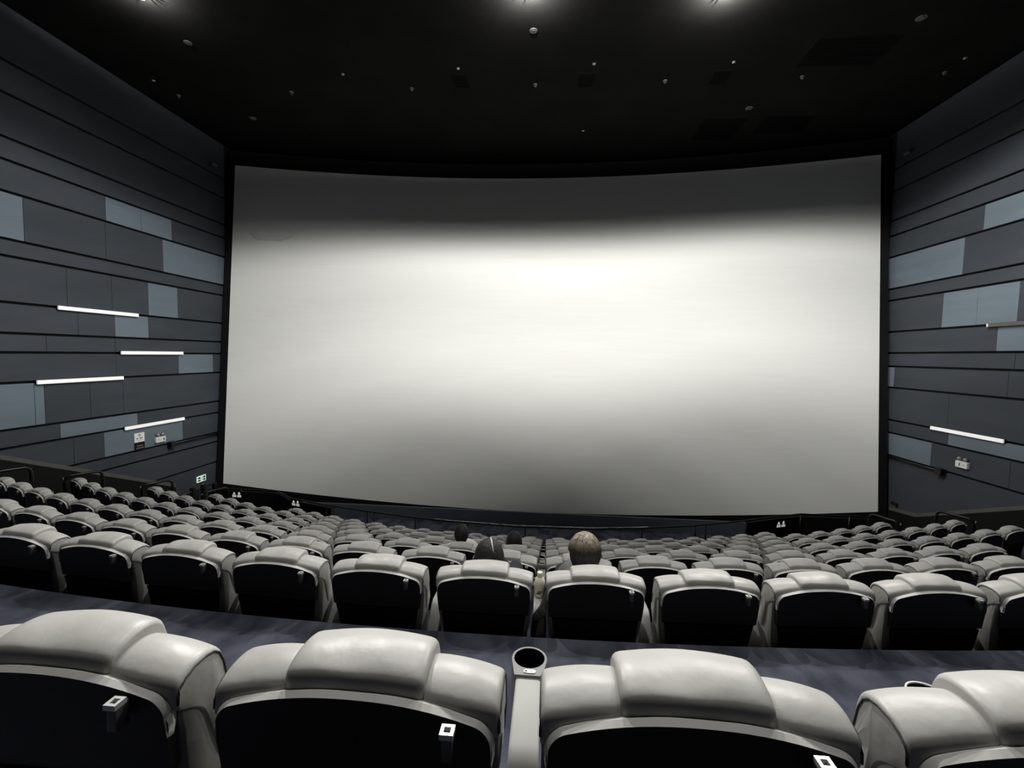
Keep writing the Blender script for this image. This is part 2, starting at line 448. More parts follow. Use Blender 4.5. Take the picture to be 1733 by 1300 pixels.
def border(nm, x0, x1, zlo, zhi, n, ext=0.02):
    bq = bmesh.new()
    a = grid_surface(bq, lambda t: x0 + (x1 - x0) * t, n, 4, zlo, zhi, ext)
    c = grid_surface(bq, lambda t: x0 + (x1 - x0) * t, n, 4, zlo, zhi, ext + 0.06)
    def st(p, q):
        for k in range(len(p) - 1): bq.faces.new((p[k], q[k], q[k + 1], p[k + 1]))
    st(a[0], c[0]); st(a[-1], c[-1]); st([r[0] for r in a], [r[0] for r in c]); st([r[-1] for r in a], [r[-1] for r in c])
    o2 = mesh_obj(nm, bq, M['black'], angle=30); o2.parent = screen; o2.matrix_parent_inverse = Matrix.Translation(-screen.location)
border('masking', XL - 0.2, XR + 0.2, lambda X: 5.825, lambda X: 6.3, 64)
border('masking', XL - 0.2, XR + 0.2, lambda X: -5.6, lambda X: zb(X) - 0.003, 64)
border('masking', XL - 0.2, XL - 0.004, zb, lambda X: 5.82, 4)
border('masking', XR + 0.004, XR + 0.2, zb, lambda X: 5.82, 4)

# ---------------------------------------------------------------- the seat
TZ = 0.905
def arch(x): return -0.045 * min(1.3, abs(x) / 0.26) ** 2.2
def taper_low(z):
    return 1 - 0.035 * max(0.0, min(1.0, (0.80 - z) / 0.12)) - 0.17 * max(0.0, min(1.0, (0.69 - z) / 0.30))

proto = {}
def seat_meshes():
    # leather body of the backrest
    b_ = bmesh.new()
    prof = smooth_loop([(0.010, 0.880), (0.02, 0.78), (0.04, 0.60), (0.065, 0.36), (0.10, 0.26), (0.18, 0.26), (0.25, 0.34), (0.225, 0.55),
                        (0.185, 0.70), (0.150, 0.82), (0.115, 0.880), (0.06, 0.895)], 3)
    loft_x(b_, prof, -0.270, 0.270, edge=0.016, arch=arch, taper=taper_low, n=10, p=18)
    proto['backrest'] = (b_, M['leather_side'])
    # shoulder cushions
    sh = [(0.000, 0.855), (0.000, 0.886), (0.004, 0.903), (0.018, 0.914), (0.045, 0.923), (0.075, 0.924), (0.100, 0.919), (0.118, 0.907), (0.130, 0.880), (0.142, 0.82),
          (0.165, 0.74), (0.182, 0.64), (0.13, 0.64), (0.08, 0.78), (0.04, 0.83)]
    sarch = lambda x: 0.55 * arch(x)
    for nm, x0, x1 in (('shoulder_left', -0.273, -0.127), ('shoulder_right', 0.127, 0.273)):
        b_ = bmesh.new()
        loft_x(b_, smooth_loop(sh, 4), x0, x1, edge=0.008, arch=sarch, taper=lambda z: taper_low(z), n=14, puff=0.003, wob=0.005, p=26)
        proto[nm] = (b_, M['leather'])
        b_ = bmesh.new()
        sg = -1 if x0 < 0 else 1
        xo = sg * 0.2725
        pts = [(xo * taper_low(z), y, z + sarch(xo)) for y, z in [(0.002, 0.868), (0.003, 0.885), (0.009, 0.899), (0.022, 0.908), (0.045, 0.916), (0.075, 0.917), (0.097, 0.912), (0.112, 0.900), (0.124, 0.875), (0.136, 0.82), (0.155, 0.745)]]
        tube(b_, pts, 0.0028, 6)
        proto[nm + '_piping'] = (b_, M['piping'])
    # raised central headrest
    hd = [(0.000, 0.872), (-0.002, 0.900), (0.001, 0.920), (0.010, 0.932), (0.035, 0.942), (0.065, 0.947), (0.095, 0.946), (0.120, 0.939), (0.136, 0.924), (0.148, 0.89), (0.158, 0.83),
          (0.178, 0.74), (0.15, 0.71), (0.09, 0.80), (0.04, 0.85)]
    b_ = bmesh.new()
    loft_x(b_, smooth_loop(hd, 4), -0.133, 0.133, edge=0.010, arch=lambda x: 0.55 * arch(x), n=18, puff=0.003, wob=0.006, p=26)
    proto['headrest'] = (b_, M['leather'])
    # black shell
    def outline(half_top, half_low, z_low, z_drop, rad, inset=0.0):
        pts = []
        rc = 0.035 - inset
        th_ = [-1 + 2 * i / 20 for i in range(21)]
        xs_ = sorted({round(half_top * t, 5) for t in th_} | {round(sg * (half_top - rc + rc * math.sin(q * PI / 16)), 5) for q in range(9) for sg in (-1, 1)})
        for x in xs_:
            z = TZ - z_drop + arch(x)
            e = abs(x) - (half_top - rc)
            if e > 0: z -= rc - math.sqrt(max(0.0, rc * rc - e * e))
            pts.append((x, z))
        return pts
    def back_y(z): return -0.014 + (TZ - z) * 0.085
    def plate(top, side_fn, z_low, y_off, th):
        b2 = bmesh.new()
        cols = []
        for x, z in top:
            zs = [z + (z_low - z) * q / 8 for q in range(9)]
            cols.append([(x * side_fn(zz), back_y(zz) + y_off, zz) for zz in zs])
        fr = [[b2.verts.new(p_) for p_ in c] for c in cols]
        bk = [[b2.verts.new((p_[0], p_[1] + th, p_[2])) for p_ in c] for c in cols]
        for i in range(len(cols) - 1):
            for j in range(8):
                b2.faces.new((fr[i][j], fr[i + 1][j], fr[i + 1][j + 1], fr[i][j + 1]))
                b2.faces.new((bk[i][j], bk[i][j + 1], bk[i + 1][j + 1], bk[i + 1][j]))
            b2.faces.new((fr[i][0], bk[i][0], bk[i + 1][0], fr[i + 1][0]))
            b2.faces.new((fr[i][8], fr[i + 1][8], bk[i + 1][8], bk[i][8]))
        for c, d in ((fr[0], bk[0]), (fr[-1], bk[-1])):
            for j in range(8): b2.faces.new((c[j], c[j + 1], d[j + 1], d[j]))
        return b2
    side = lambda z: 1 - 0.035 * max(0.0, min(1.0, (0.80 - z) / 0.12)) - 0.17 * max(0.0, min(1.0, (0.69 - z) / 0.30))
    proto['back_shell'] = (plate(outline(0.2575, 0, 0, 0.005, 0, 0.005), lambda z: side(z) * (1 + 0.018 * min(1.0, max(0.0, (0.84 - z) / 0.03))), 0.69, -0.006, 0.02), M['shell'])
    proto['kick_panel'] = (plate([(x, 0.685) for x, z in outline(0.246, 0, 0, 0, 0)], side, 0.10, -0.010, 0.03), M['kick'])
    # pale trim that frames the shell
    to = outline(0.266, 0, 0, 0.0, 0); ti = outline(0.2585, 0, 0, 0.0055, 0, 0.005)
    b_ = bmesh.new()
    def ends(pt, inner):
        x, z = pt; s_ = 1 if x > 0 else -1
        seq = ((0.010, 0.2655), (0.022, 0.2645), (0.040, 0.2632)) if not inner else ((0.010, 0.2590), (0.022, 0.2600), (0.040, 0.2618))
        return [(s_ * h_ * side(z - dz), z - dz) for dz, h_ in seq]
    m_ = len(to)
    outer = ends(to[0], False)[::-1] + to + ends(to[-1], False)
    # inner outline resampled to the same number of points
    inner_top = []
    for i in range(m_):
        f_ = i / (m_ - 1) * (len(ti) - 1); a_i = min(int(f_), len(ti) - 2); fr_ = f_ - a_i
        inner_top.append((ti[a_i][0] * (1 - fr_) + ti[a_i + 1][0] * fr_, ti[a_i][1] * (1 - fr_) + ti[a_i + 1][1] * fr_))
    inner = ends(ti[0], True)[::-1] + inner_top + ends(ti[-1], True)
    F0 = [b_.verts.new((x, back_y(z) + 0.004, z)) for x, z in outer]; F1 = [b_.verts.new((x, back_y(z) - 0.0085, z)) for x, z in inner]
    B0 = [b_.verts.new((x * 0.985, back_y(z) + 0.016, z - 0.004)) for x, z in outer]; B1 = [b_.verts.new((x, back_y(z) + 0.008, z - 0.004)) for x, z in inner]
    for k in range(len(outer) - 1):
        b_.faces.new((F0[k], F0[k + 1], F1[k + 1], F1[k])); b_.faces.new((F0[k], B0[k], B0[k + 1], F0[k + 1]))
        b_.faces.new((F1[k], F1[k + 1], B1[k + 1], B1[k])); b_.faces.new((B0[k], B1[k], B1[k + 1], B0[k + 1]))
    b_.faces.new((F0[0], F1[0], B1[0], B0[0])); b_.faces.new((F0[-1], B0[-1], B1[-1], F1[-1]))
    proto['shell_trim'] = (b_, M['trim'])
    # bag hook
    b_ = bmesh.new(); box(b_, 0.177, 0.197, -0.050, -0.02, 0.822, 0.868, 0.004)
    proto['bag_hook'] = (b_, M['hook_body'])
    b_ = bmesh.new()
    for (x0, x1, y0, y1) in ((0.175, 0.199, -0.053, -0.047), (0.175, 0.199, -0.035, -0.029), (0.175, 0.181, -0.047, -0.035), (0.193, 0.199, -0.047, -0.035)):
        box(b_, x0, x1, y0, y1, 0.866, 0.876, 0.0)
    proto['hook_plate'] = (b_, M['chrome'])
    # seat and leg pad
    b_ = bmesh.new()
    loft_x(b_, smooth_loop([(0.225, 0.36), (0.215, 0.50), (0.195, 0.63), (0.205, 0.67), (0.235, 0.665), (0.26, 0.62), (0.28, 0.50), (0.29, 0.40), (0.27, 0.345), (0.24, 0.335)], 3), -0.22, 0.22, edge=0.02, n=6)
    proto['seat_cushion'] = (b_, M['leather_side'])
    b_ = bmesh.new(); box(b_, -0.20, 0.20, 0.10, 0.36, 0.0, 0.34, 0.01)
    proto['base'] = (b_, M['kick'])
    # console: slab, cup head, plate
    b_ = bmesh.new()
    prof = [(0.02, 0.06), (0.02, 0.40), (0.035, 0.44), (0.165, 0.625), (0.20, 0.645), (0.415, 0.645), (0.415, 0.56), (0.40, 0.06)]
    loft_x(b_, [Vector(q) for q in prof], 0.276, 0.344, edge=0.004, n=2)
    proto['armrest'] = (b_, M['console'])
    b_ = bmesh.new()
    n = 40; cx, cyy, r = 0.31, 0.485, 0.044
    outr, inn = [], []
    for k in range(n):
        a = 2 * PI * k / n; ca, sa = math.cos(a), math.sin(a)
        inn.append((cx + r * ca, cyy + r * sa))
        if sa >= -0.15: outr.append((cx + 0.050 * ca, cyy + 0.050 * sa))
        else:
            t = min(1.0, (-sa - 0.15) / 0.5)
            hw = 0.050 - 0.012 * t
            outr.append((cx + hw * max(-1, min(1, ca * 1.45 if abs(ca) < 0.69 else math.copysign(1, ca))), cyy + max(-0.072, -0.0075 - 0.0645 * t * 1.05)))
    zt, zb_, zi = 0.652, 0.52, 0.56
    VT = [b_.verts.new((x, y, zt)) for x, y in outr]; VI = [b_.verts.new((x, y, zt)) for x, y in inn]
    VB = [b_.verts.new((x, y, zb_)) for x, y in outr]
    VJ = [b_.verts.new((x, y, zi)) for x, y in inn]
    for k in range(n):
        q = (k + 1) % n
        b_.faces.new((VT[k], VT[q], VI[q], VI[k])); b_.faces.new((VT[k], VB[k], VB[q], VT[q])); b_.faces.new((VI[k], VI[q], VJ[q], VJ[k]))
    b_.faces.new(VB[::-1])
    b_.faces.new(VJ)
    proto['cup_holder'] = (b_, M['console_head'])
    b_ = bmesh.new(); lathe(b_, [(0.0430, 0.0905), (0.0430, 0.0), (0.0, 0.0)], 32, (cx, cyy, 0.5605)); 
    # thin liner: open top
    for fc in [f_ for f_ in b_.faces if len(f_.verts) > 4 and f_.calc_center_median().z > 0.64]: b_.faces.remove(fc)
    proto['cup_liner'] = (b_, M['cup'])
    b_ = bmesh.new()
    ov = []
    for k in range(24):
        a = 2 * PI * k / 24
        ov.append((0.313 + math.copysign(abs(math.cos(a)) ** 0.6, math.cos(a)) * 0.0165, 0.4265 + math.copysign(abs(math.sin(a)) ** 0.7, math.sin(a)) * 0.007))
    a_ = [b_.verts.new((x, y, 0.6525)) for x, y in ov]; c_ = [b_.verts.new((x, y, 0.6545)) for x, y in ov]
    b_.faces.new(c_)
    for k in range(24): b_.faces.new((a_[k], a_[(k + 1) % 24], c_[(k + 1) % 24], c_[k]))
    proto['number_plate'] = (b_, M['plate'])
    b_ = bmesh.new(); lathe(b_, [(0.0032, 0.0), (0.0032, 0.0008), (0.0, 0.0008)], 12, (0.303, 0.4265, 0.6545))
    for xx in (0.315, 0.320): box(b_, xx, xx + 0.0016, 0.4235, 0.4295, 0.6545, 0.6553)
    proto['plate_print'] = (b_, M['ink'])
seat_meshes()
PART_NAME = {'shoulder_left': 'shoulder_cushion', 'shoulder_right': 'shoulder_cushion', 'shoulder_left_piping': 'piping', 'shoulder_right_piping': 'piping'}
SUB = {'shoulder_left_piping': 'shoulder_left', 'shoulder_right_piping': 'shoulder_right', 'hook_plate': 'bag_hook', 'cup_holder': 'armrest',
       'cup_liner': 'armrest', 'number_plate': 'armrest', 'plate_print': 'armrest'}
PLAB = {'shell_trim': 'pale trim strip around the black shell', 'hook_plate': 'bright metal hook plate', 'back_shell': 'black plastic back shell',
        'number_plate': 'small white oval plate', 'cup_liner': 'black cup well', 'armrest': 'pale armrest console'}
def make_seat(loc, rz):
    root = empty('recliner_chair', loc, rz)
    objs = {}
    order = [k for k in proto if k not in SUB] + [k for k in proto if k in SUB]
    for k in order:
        b_, m_ = proto[k]
        flat = k in ('hook_plate', 'base', 'back_shell', 'kick_panel', 'shell_trim', 'number_plate', 'plate_print', 'cup_holder', 'armrest', 'bag_hook')
        o_ = mesh_obj(PART_NAME.get(k, k), b_, m_, objs[SUB[k]] if k in SUB else root, smooth=not flat or k in ('back_shell', 'shell_trim', 'cup_holder', 'armrest', 'bag_hook'),
                      angle=35 if flat else None)
        if k in PLAB: o_['label'] = PLAB[k]
        objs[k] = o_
    return root
def copy_tree(src, parent=None):
    c = src.copy(); COL.objects.link(c)
    if parent is not None:
        c.parent = parent; c.matrix_parent_inverse = src.matrix_parent_inverse.copy()
    for ch in list(CHILD.get(src.name, [])):
        copy_tree(ch, c)
    return c
ORD = ['', 'first', 'second', 'third', 'fourth', 'fifth', 'sixth', 'seventh', 'eighth', 'ninth', 'tenth', 'eleventh', 'twelfth', 'thirteenth', 'fourteenth', 'fifteenth', 'sixteenth']
ROWN = {1: 'nearest row', 2: 'second row', 3: 'third row', 4: 'fourth row', 5: 'fifth row', 6: 'sixth row', 7: 'seventh row', 8: 'farthest row'}
def seat_label(n, k):
    left = k <= 0
    i = 1 - k if left else k
    d = 'left' if left else 'right'
    tail = '' if n in (1, 8) else ' from camera'
    if (n, k) == (2, 0): return 'grey leather cinema seat holding the woman with the white hair parting'
    if (n, k) == (2, 1): return 'grey leather cinema seat holding the person with bleached hair'
    if (n, k) == (4, -1): return 'grey leather cinema seat holding the person in the white shirt'
    if (n, k) == (4, 0): return 'grey leather cinema seat holding the person right of the white shirt'
    return f'grey leather cinema seat in {ROWN[n]}{tail}, {ORD[i]} {d} of the central gap'
seats = {}
RANGES = {2: (-6, 5), 3: (-9, 7), 4: (-14, 9), 5: (-15, 13), 6: (-14, 14), 7: (-13, 13), 8: (-10, 9)}
# nearest row stands straight
P0 = None
def place(n, k, loc, rz):
    global P0, CHILD
    if P0 is None:
        P0 = make_seat(loc, rz); s = P0
        CHILD = {}
        for o_ in bpy.data.objects:
            if o_.parent is not None: CHILD.setdefault(o_.parent.name, []).append(o_)
    else:
        s = copy_tree(P0); s.location = loc; s.rotation_euler = (0, 0, rz)
    tag(s, seat_label(n, k), 'seat', f'cinema seats in the {ROWN[n]}')
    seats[(n, k)] = s
for k in range(-1, 3):
    place(1, k, (-0.348 + 0.6195 * k, Y1 + (0.004 * (k - 1) if k > 1 else 0), FLOOR1), 0.0)
for n in range(2, 9):
    a, b2 = RANGES[n]
    for k in range(a, b2 + 1):
        x, y, th = arc(n, PH + k * PITCH)
        place(n, k, (x, y + 0.030, row_floor(n)), th)

# occupied seats have their pans folded down
b_ = bmesh.new()
loft_x(b_, smooth_loop([(0.22, 0.32), (0.22, 0.40), (0.30, 0.412), (0.5, 0.400), (0.68, 0.385), (0.735, 0.36), (0.735, 0.31), (0.48, 0.30)], 3), -0.235, 0.235, edge=0.03, n=6)
tmp = mesh_obj('open_pan', b_, M['leather_side']); open_pan = tmp.data; bpy.data.objects.remove(tmp)
for o_ in bpy.data.objects:
    if o_.parent is not None and o_.name.startswith('seat_cushion') and o_.parent in [seats[q] for q in ((2, 0), (2, 1), (4, -1), (4, 0))]:
        o_.data = open_pan

# -------------------------------------------------- guard rail and parapets
ZR = Z0 - 4.25
RAIL = [(-9.9, 12.95), (-8.13, 12.93), (-7.41, 12.355), (-5.95, 11.88), (-4.48, 11.52), (-3.38, 11.29), (-2.455, 11.15), (-0.78, 11.02), (1.11, 11.10), (2.37, 11.31),
        (3.76, 11.66), (5.30, 12.23), (6.17, 12.62), (7.02, 12.95), (9.0, 12.95)]
def rail_at(t):     # t = x / y seen from the middle of the tier -> point on the rail line
    for (x0, y0), (x1, y1) in zip(RAIL, RAIL[1:]):
        # x0 + s dx = t (y0 + s dy)
        dx, dy = x1 - x0, y1 - y0
        den = dx - t * dy
        if abs(den) < 1e-9: continue
        s = (t * y0 - x0) / den
        if -1e-6 <= s <= 1 + 1e-6: return (x0 + s * dx, y0 + s * dy, math.atan2(dy, dx))
    return None
def row8_front(): return row_floor(8)
gr = empty('guard_rail', (-0.5, 11.0, row_floor(8)))
tag(gr, 'long black metal guard rail in front of the farthest seat row', 'railing')
def child_world(o_, par):
    o_.parent = par; o_.matrix_parent_inverse = Matrix.Translation(-par.location); return o_
b_ = bmesh.new()
tube(b_, [(x, y, ZR) for x, y in RAIL], 0.022, 8)
child_world(mesh_obj('top_rail', b_, M['rail']), gr)
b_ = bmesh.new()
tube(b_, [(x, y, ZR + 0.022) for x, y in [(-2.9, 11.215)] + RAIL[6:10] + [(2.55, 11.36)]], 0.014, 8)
o = child_world(mesh_obj('worn_highlight_strip', b_, M['rail_worn_highlight']), gr); o['label'] = 'scuffed strip with painted highlight on the middle of the rail'
for t in (-0.5094, -0.4908, -0.4113, -0.3959, -0.2982, -0.1763, -0.046, 0.0801, 0.2113, 0.3248, 0.3472, 0.4311):
    p = rail_at(t)
    b_ = bmesh.new(); tube(b_, [(p[0], p[1], row_floor(8)), (p[0], p[1], ZR)], 0.022, 8)
    child_world(mesh_obj('post', b_, M['rail']), gr)
for x, y in ((-9.3, 12.945), (-8.13, 12.93), (7.02, 12.95), (8.3, 12.95)):
    b_ = bmesh.new(); tube(b_, [(x, y, row_floor(8)), (x, y, ZR)], 0.03, 8)
    child_world(mesh_obj('post', b_, M['rail']), gr)
def parapet(nm, pts, label, h):
    bq = bmesh.new()
    n = len(pts); A, B, C_, D = [], [], [], []
    for x, y in pts:
        for lst, dy, z in ((A, -0.02, row_floor(8)), (B, -0.02, h), (C_, 0.06, h), (D, 0.06, row_floor(8))):
            lst.append(bq.verts.new((x, y + dy + 0.03, z)))
    for k in range(n - 1):
        for p_, q_ in ((A, B), (B, C_), (C_, D), (D, A)): bq.faces.new((p_[k], p_[k + 1], q_[k + 1], q_[k]))
    bq.faces.new((A[0], B[0], C_[0], D[0])); bq.faces.new((A[-1], D[-1], C_[-1], B[-1]))
    o_ = mesh_obj(nm, bq, M['black'], smooth=False)
    structure(o_); o_['label'] = label
pl = rail_at(-0.513); pr = rail_at(0.435)
parapet('trim_7', [(-10.24, 12.95), (-8.13, 12.93), (-7.41, 12.355), (-5.95, 11.88)], 'low black parapet wall at the left of the rail', ZR - 0.075)
parapet('trim_8', [(pr[0], pr[1]), (6.17, 12.62), (7.02, 12.95), (9.42, 12.95)], 'low black parapet wall at the right of the rail', ZR - 0.075)

# caution signs on the parapets: triangle and drop pictograms over small lines of print
def caution(t, z, s, label):
    p = rail_at(t)
    root = empty('caution_sign', (p[0], p[1] - 0.0, z), p[2])
    tag(root, label, 'sign', 'caution signs on the parapets')
    b1 = bmesh.new(); box(b1, -0.17 * s, 0.17 * s, -0.006, 0.006, -0.10 * s, 0.11 * s)
    mesh_obj('backing', b1, M['black'], root, smooth=False)
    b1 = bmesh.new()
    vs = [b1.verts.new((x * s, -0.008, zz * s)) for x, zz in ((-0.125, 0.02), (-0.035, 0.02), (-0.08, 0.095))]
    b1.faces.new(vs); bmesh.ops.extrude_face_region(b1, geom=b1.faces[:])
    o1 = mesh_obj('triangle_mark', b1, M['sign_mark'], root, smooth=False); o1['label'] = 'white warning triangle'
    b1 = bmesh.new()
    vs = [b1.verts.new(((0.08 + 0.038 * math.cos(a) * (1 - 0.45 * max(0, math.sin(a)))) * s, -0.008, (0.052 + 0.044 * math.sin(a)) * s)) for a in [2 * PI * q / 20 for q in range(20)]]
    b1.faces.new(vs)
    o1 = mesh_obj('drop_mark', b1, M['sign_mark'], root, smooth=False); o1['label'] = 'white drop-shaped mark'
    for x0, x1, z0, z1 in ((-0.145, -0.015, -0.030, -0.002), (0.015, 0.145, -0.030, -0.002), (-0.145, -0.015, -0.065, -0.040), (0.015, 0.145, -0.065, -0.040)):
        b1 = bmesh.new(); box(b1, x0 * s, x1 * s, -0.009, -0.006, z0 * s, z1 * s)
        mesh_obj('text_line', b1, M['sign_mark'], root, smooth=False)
    return root
for t, z, lab in ((-0.7278, Z0 - 4.42, 'black caution sign with white marks, leftmost on left parapet wall'),
                  (-0.5821, Z0 - 4.36, 'black caution sign with white marks, left parapet just before the rail curves'),
                  (0.5008, Z0 - 4.47, 'black caution sign with white marks on the right parapet wall')):
    r_ = caution(t, z, 1.0, lab)
    r_.location.y -= 0.012 + 0.0; r_.location = Vector(r_.location) + Vector((math.sin(r_.rotation_euler.z), -math.cos(r_.rotation_euler.z), 0)) * 0.02

# hand rails in the side aisles beside the row ends ------------------------
def aisle_rail(x, y, z, lx, label):
    root = empty('aisle_handrail', (x, y, z))
    tag(root, label, 'handrail', 'handrails in the side aisles')
    b1 = bmesh.new()
    pts = [(0, 0.0, 0.0), (0, 0.0, 0.82), (0, 0.02, 0.90), (0, 0.08, 0.94), (0, 0.52, 0.94), (0, 0.58, 0.90), (0, 0.60, 0.82), (0, 0.60, 0.0)]
    tube(b1, pts, 0.028, 8)
    mesh_obj('rail_hoop', b1, M['rail'], root)
    b1 = bmesh.new(); lathe(b1, [(0.0, -0.012), (0.026, -0.01), (0.03, 0.0), (0.026, 0.012), (0, 0.014)], 14, (0, -0.028, 0.90), axis='y')
    o1 = mesh_obj('end_stud', b1, M['disc'], root); o1['label'] = 'pale stud'
    return root
for n, k, lab in ((4, -15.1, 'black hoop handrail at left end of the fourth row'), (5, -15.75, 'black hoop handrail at left end of the fifth row'),
                  (6, -14.75, 'black hoop handrail at left end of the sixth row'), (7, -13.75, 'black hoop handrail at left end of the seventh row'),
                  (6, 14.8, 'black hoop handrail at right end of the sixth row'), (7, 13.8, 'black hoop handrail at right end of the seventh row')):
    x, y, th = arc(n, PH + k * PITCH)
    r_ = aisle_rail(x, y - 0.02, row_floor(n), 0, lab); r_.rotation_euler = (0, 0, th)
# guard beside the left corner exit
root = empty('corner_guardrail', (-10.05, 12.2, row_floor(8)))
tag(root, 'short black railing on posts below the green exit sign', 'railing')
z_top = Z0 - 4.05
b1 = bmesh.new(); tube(b1, [(-10.05, 11.45, z_top), (-10.05, 12.86, z_top)], 0.03, 8); child_world(mesh_obj('top_rail', b1, M['rail']), root)
for y in (11.5, 11.95, 12.35, 12.8):
    b1 = bmesh.new(); box(b1, -10.10, -10.0, y - 0.05, y + 0.05, row_floor(8), z_top + (0.10 if y in (11.95, 12.35) else 0.0), 0.005)
    child_world(mesh_obj('post', b1, M['rail'], smooth=False), root)
# horizontal pipe rails on the side walls
for x, sg, y0, y1, lab in ((WL + 0.07, 1, 11.50, 13.5, 'black horizontal pipe rail on left wall beside the screen'), (WR - 0.07, -1, 11.55, 13.5, 'black horizontal pipe rail on right wall beside the screen')):
    root = empty('wall_rail', (x, y0, Z0 - 2.6)); tag(root, lab, 'rail')
    b1 = bmesh.new(); tube(b1, [(0, 0, 0), (0, y1 - y0, 0)], 0.028, 8); mesh_obj('pipe', b1, M['rail'], root)
    b1 = bmesh.new(); box(b1, -0.068, 0.068, -0.09, 0.09, -0.09, 0.07, 0.01); mesh_obj('end_bracket', b1, M['rail'], root, smooth=False)

# --------------------------------------------------------- wall LED strips
def led(side, z, y0, y1, label, on=True):
    x = WL if side < 0 else WR
    root = empty('wall_light', (x, (y0 + y1) / 2, Z0 + z)); tag(root, label, 'light', 'linear lights in the wall seams')
    L = (y1 - y0) / 2; s = -side
    b1 = bmesh.new(); box(b1, min(0, 0.03 * s) , max(0, 0.03 * s), -L, L, -0.044, 0.044, 0.003); mesh_obj('housing', b1, M['rail'], root, smooth=False)
    b1 = bmesh.new(); xa, xb = sorted((0.028 * s, 0.062 * s)); box(b1, xa, xb, -L + 0.01, L - 0.01, -0.040, 0.040, 0.008)
    mesh_obj('tube', b1, M['led'] if on else M['led_off'], root, smooth=False)
    if not on:
        b1 = bmesh.new(); box(b1, xa, xb, L - 0.01, L + 0.03, -0.032, 0.032, 0.004); o1 = mesh_obj('end_cap', b1, M['white'], root, smooth=False); o1['label'] = 'white end cap'
led(-1, 0.815, 8.76, 10.64, 'white linear light on left wall, highest of its four')
led(-1, -0.12, 10.13, 12.00, 'white linear light on left wall, nearest to the screen at mid height')
led(-1, -0.725, 8.30, 10.18, 'white linear light on left wall above the pale double panel')
led(-1, -1.965, 10.16, 11.98, 'white linear light on left wall above the safety notice')
led(1, -1.605, 10.13, 11.96, 'lit white linear light on right wall above the emergency lamp')
led(1, 0.82, 8.2, 10.68, 'unlit grey linear light high on right wall at photo edge', on=False)

# --------------------------------------------------- notices on the walls
def emergency(side, yc, z, label):
    x = WL if side < 0 else WR; s = -side
    root = empty('emergency_light', (x, yc, Z0 + z)); tag(root, label, 'emergency light', 'emergency lights on the side walls')
    b1 = bmesh.new(); xa, xb = sorted((0.002 * s, 0.07 * s)); box(b1, xa, xb, -0.15, 0.15, -0.075, 0.075, 0.012); mesh_obj('body', b1, M['white'], root, smooth=False)
    for yy in (-0.075, 0.075):
        b1 = bmesh.new(); lathe(b1, [(0.0, 0.0), (0.035, 0.0), (0.046, 0.05), (0.0, 0.056)], 16, (0.02 * s if s > 0 else -0.076, yy, 0.125), axis='x'); mesh_obj('lamp_head', b1, M['glass'], root)
        b1 = bmesh.new(); tube(b1, [(0.035 * s, yy, 0.07), (0.045 * s, yy, 0.10)], 0.012, 8); mesh_obj('stalk', b1, M['white'], root)
    b1 = bmesh.new(); xa, xb = sorted((0.070 * s, 0.073 * s)); box(b1, xa, xb, 0.075 * 1 - 0.05 if side > 0 else 0.07, 0.05 if side > 0 else 0.10, -0.035, 0.035, 0.0); o1 = mesh_obj('switch', b1, M['ink'], root, smooth=False)
    b1 = bmesh.new(); box(b1, xa, xb, -0.09, -0.06, 0.0, 0.012); mesh_obj('indicator', b1, M['ink'], root, smooth=False)
emergency(-1, 11.16, -2.41, 'white twin-head emergency lamp on left wall beside the safety notice')
emergency(1, 11.03, -2.31, 'white twin-head emergency lamp on right wall under the lit linear light')

root = empty('safety_notice', (WL, 10.58, Z0 - 2.36)); tag(root, 'upright notice, white above and black below, on left wall', 'sign')
b1 = bmesh.new(); box(b1, 0.002, 0.014, -0.14, 0.14, -0.01, 0.22); o1 = mesh_obj('upper_plate', b1, M['plate'], root, smooth=False); o1['label'] = 'white upper plate with small dark print'
b1 = bmesh.new(); box(b1, 0.002, 0.014, -0.14, 0.14, -0.22, -0.012); o1 = mesh_obj('lower_plate', b1, M['black'], root, smooth=False); o1['label'] = 'black lower plate with white print'
def marks(lst, m_, nm):
    for y0, y1, z0, z1 in lst:
        q = bmesh.new(); box(q, 0.014, 0.016, y0, y1, z0, z1); mesh_obj(nm, q, m_, root, smooth=False)
q = bmesh.new(); lathe(q, [(0.018, 0.0), (0.034, 0.0), (0.034, 0.002), (0.018, 0.002)], 20, (0.014, 0.0, 0.165), axis='x', closed=True); mesh_obj('emblem', q, M['disc'], root, smooth=False)
marks([(-0.085, -0.045, 0.072, 0.098), (0.0, 0.03, 0.072, 0.098), (0.036, 0.062, 0.072, 0.098), (0.066, 0.085, 0.074, 0.096)], M['ink'], 'print_block')
marks([(-0.09, 0.09, 0.035, 0.041)], M['disc'], 'print_line')
marks([(-0.09, 0.09, -0.115, -0.085), (-0.10, 0.11, -0.175, -0.145)], M['disc'], 'print_line')

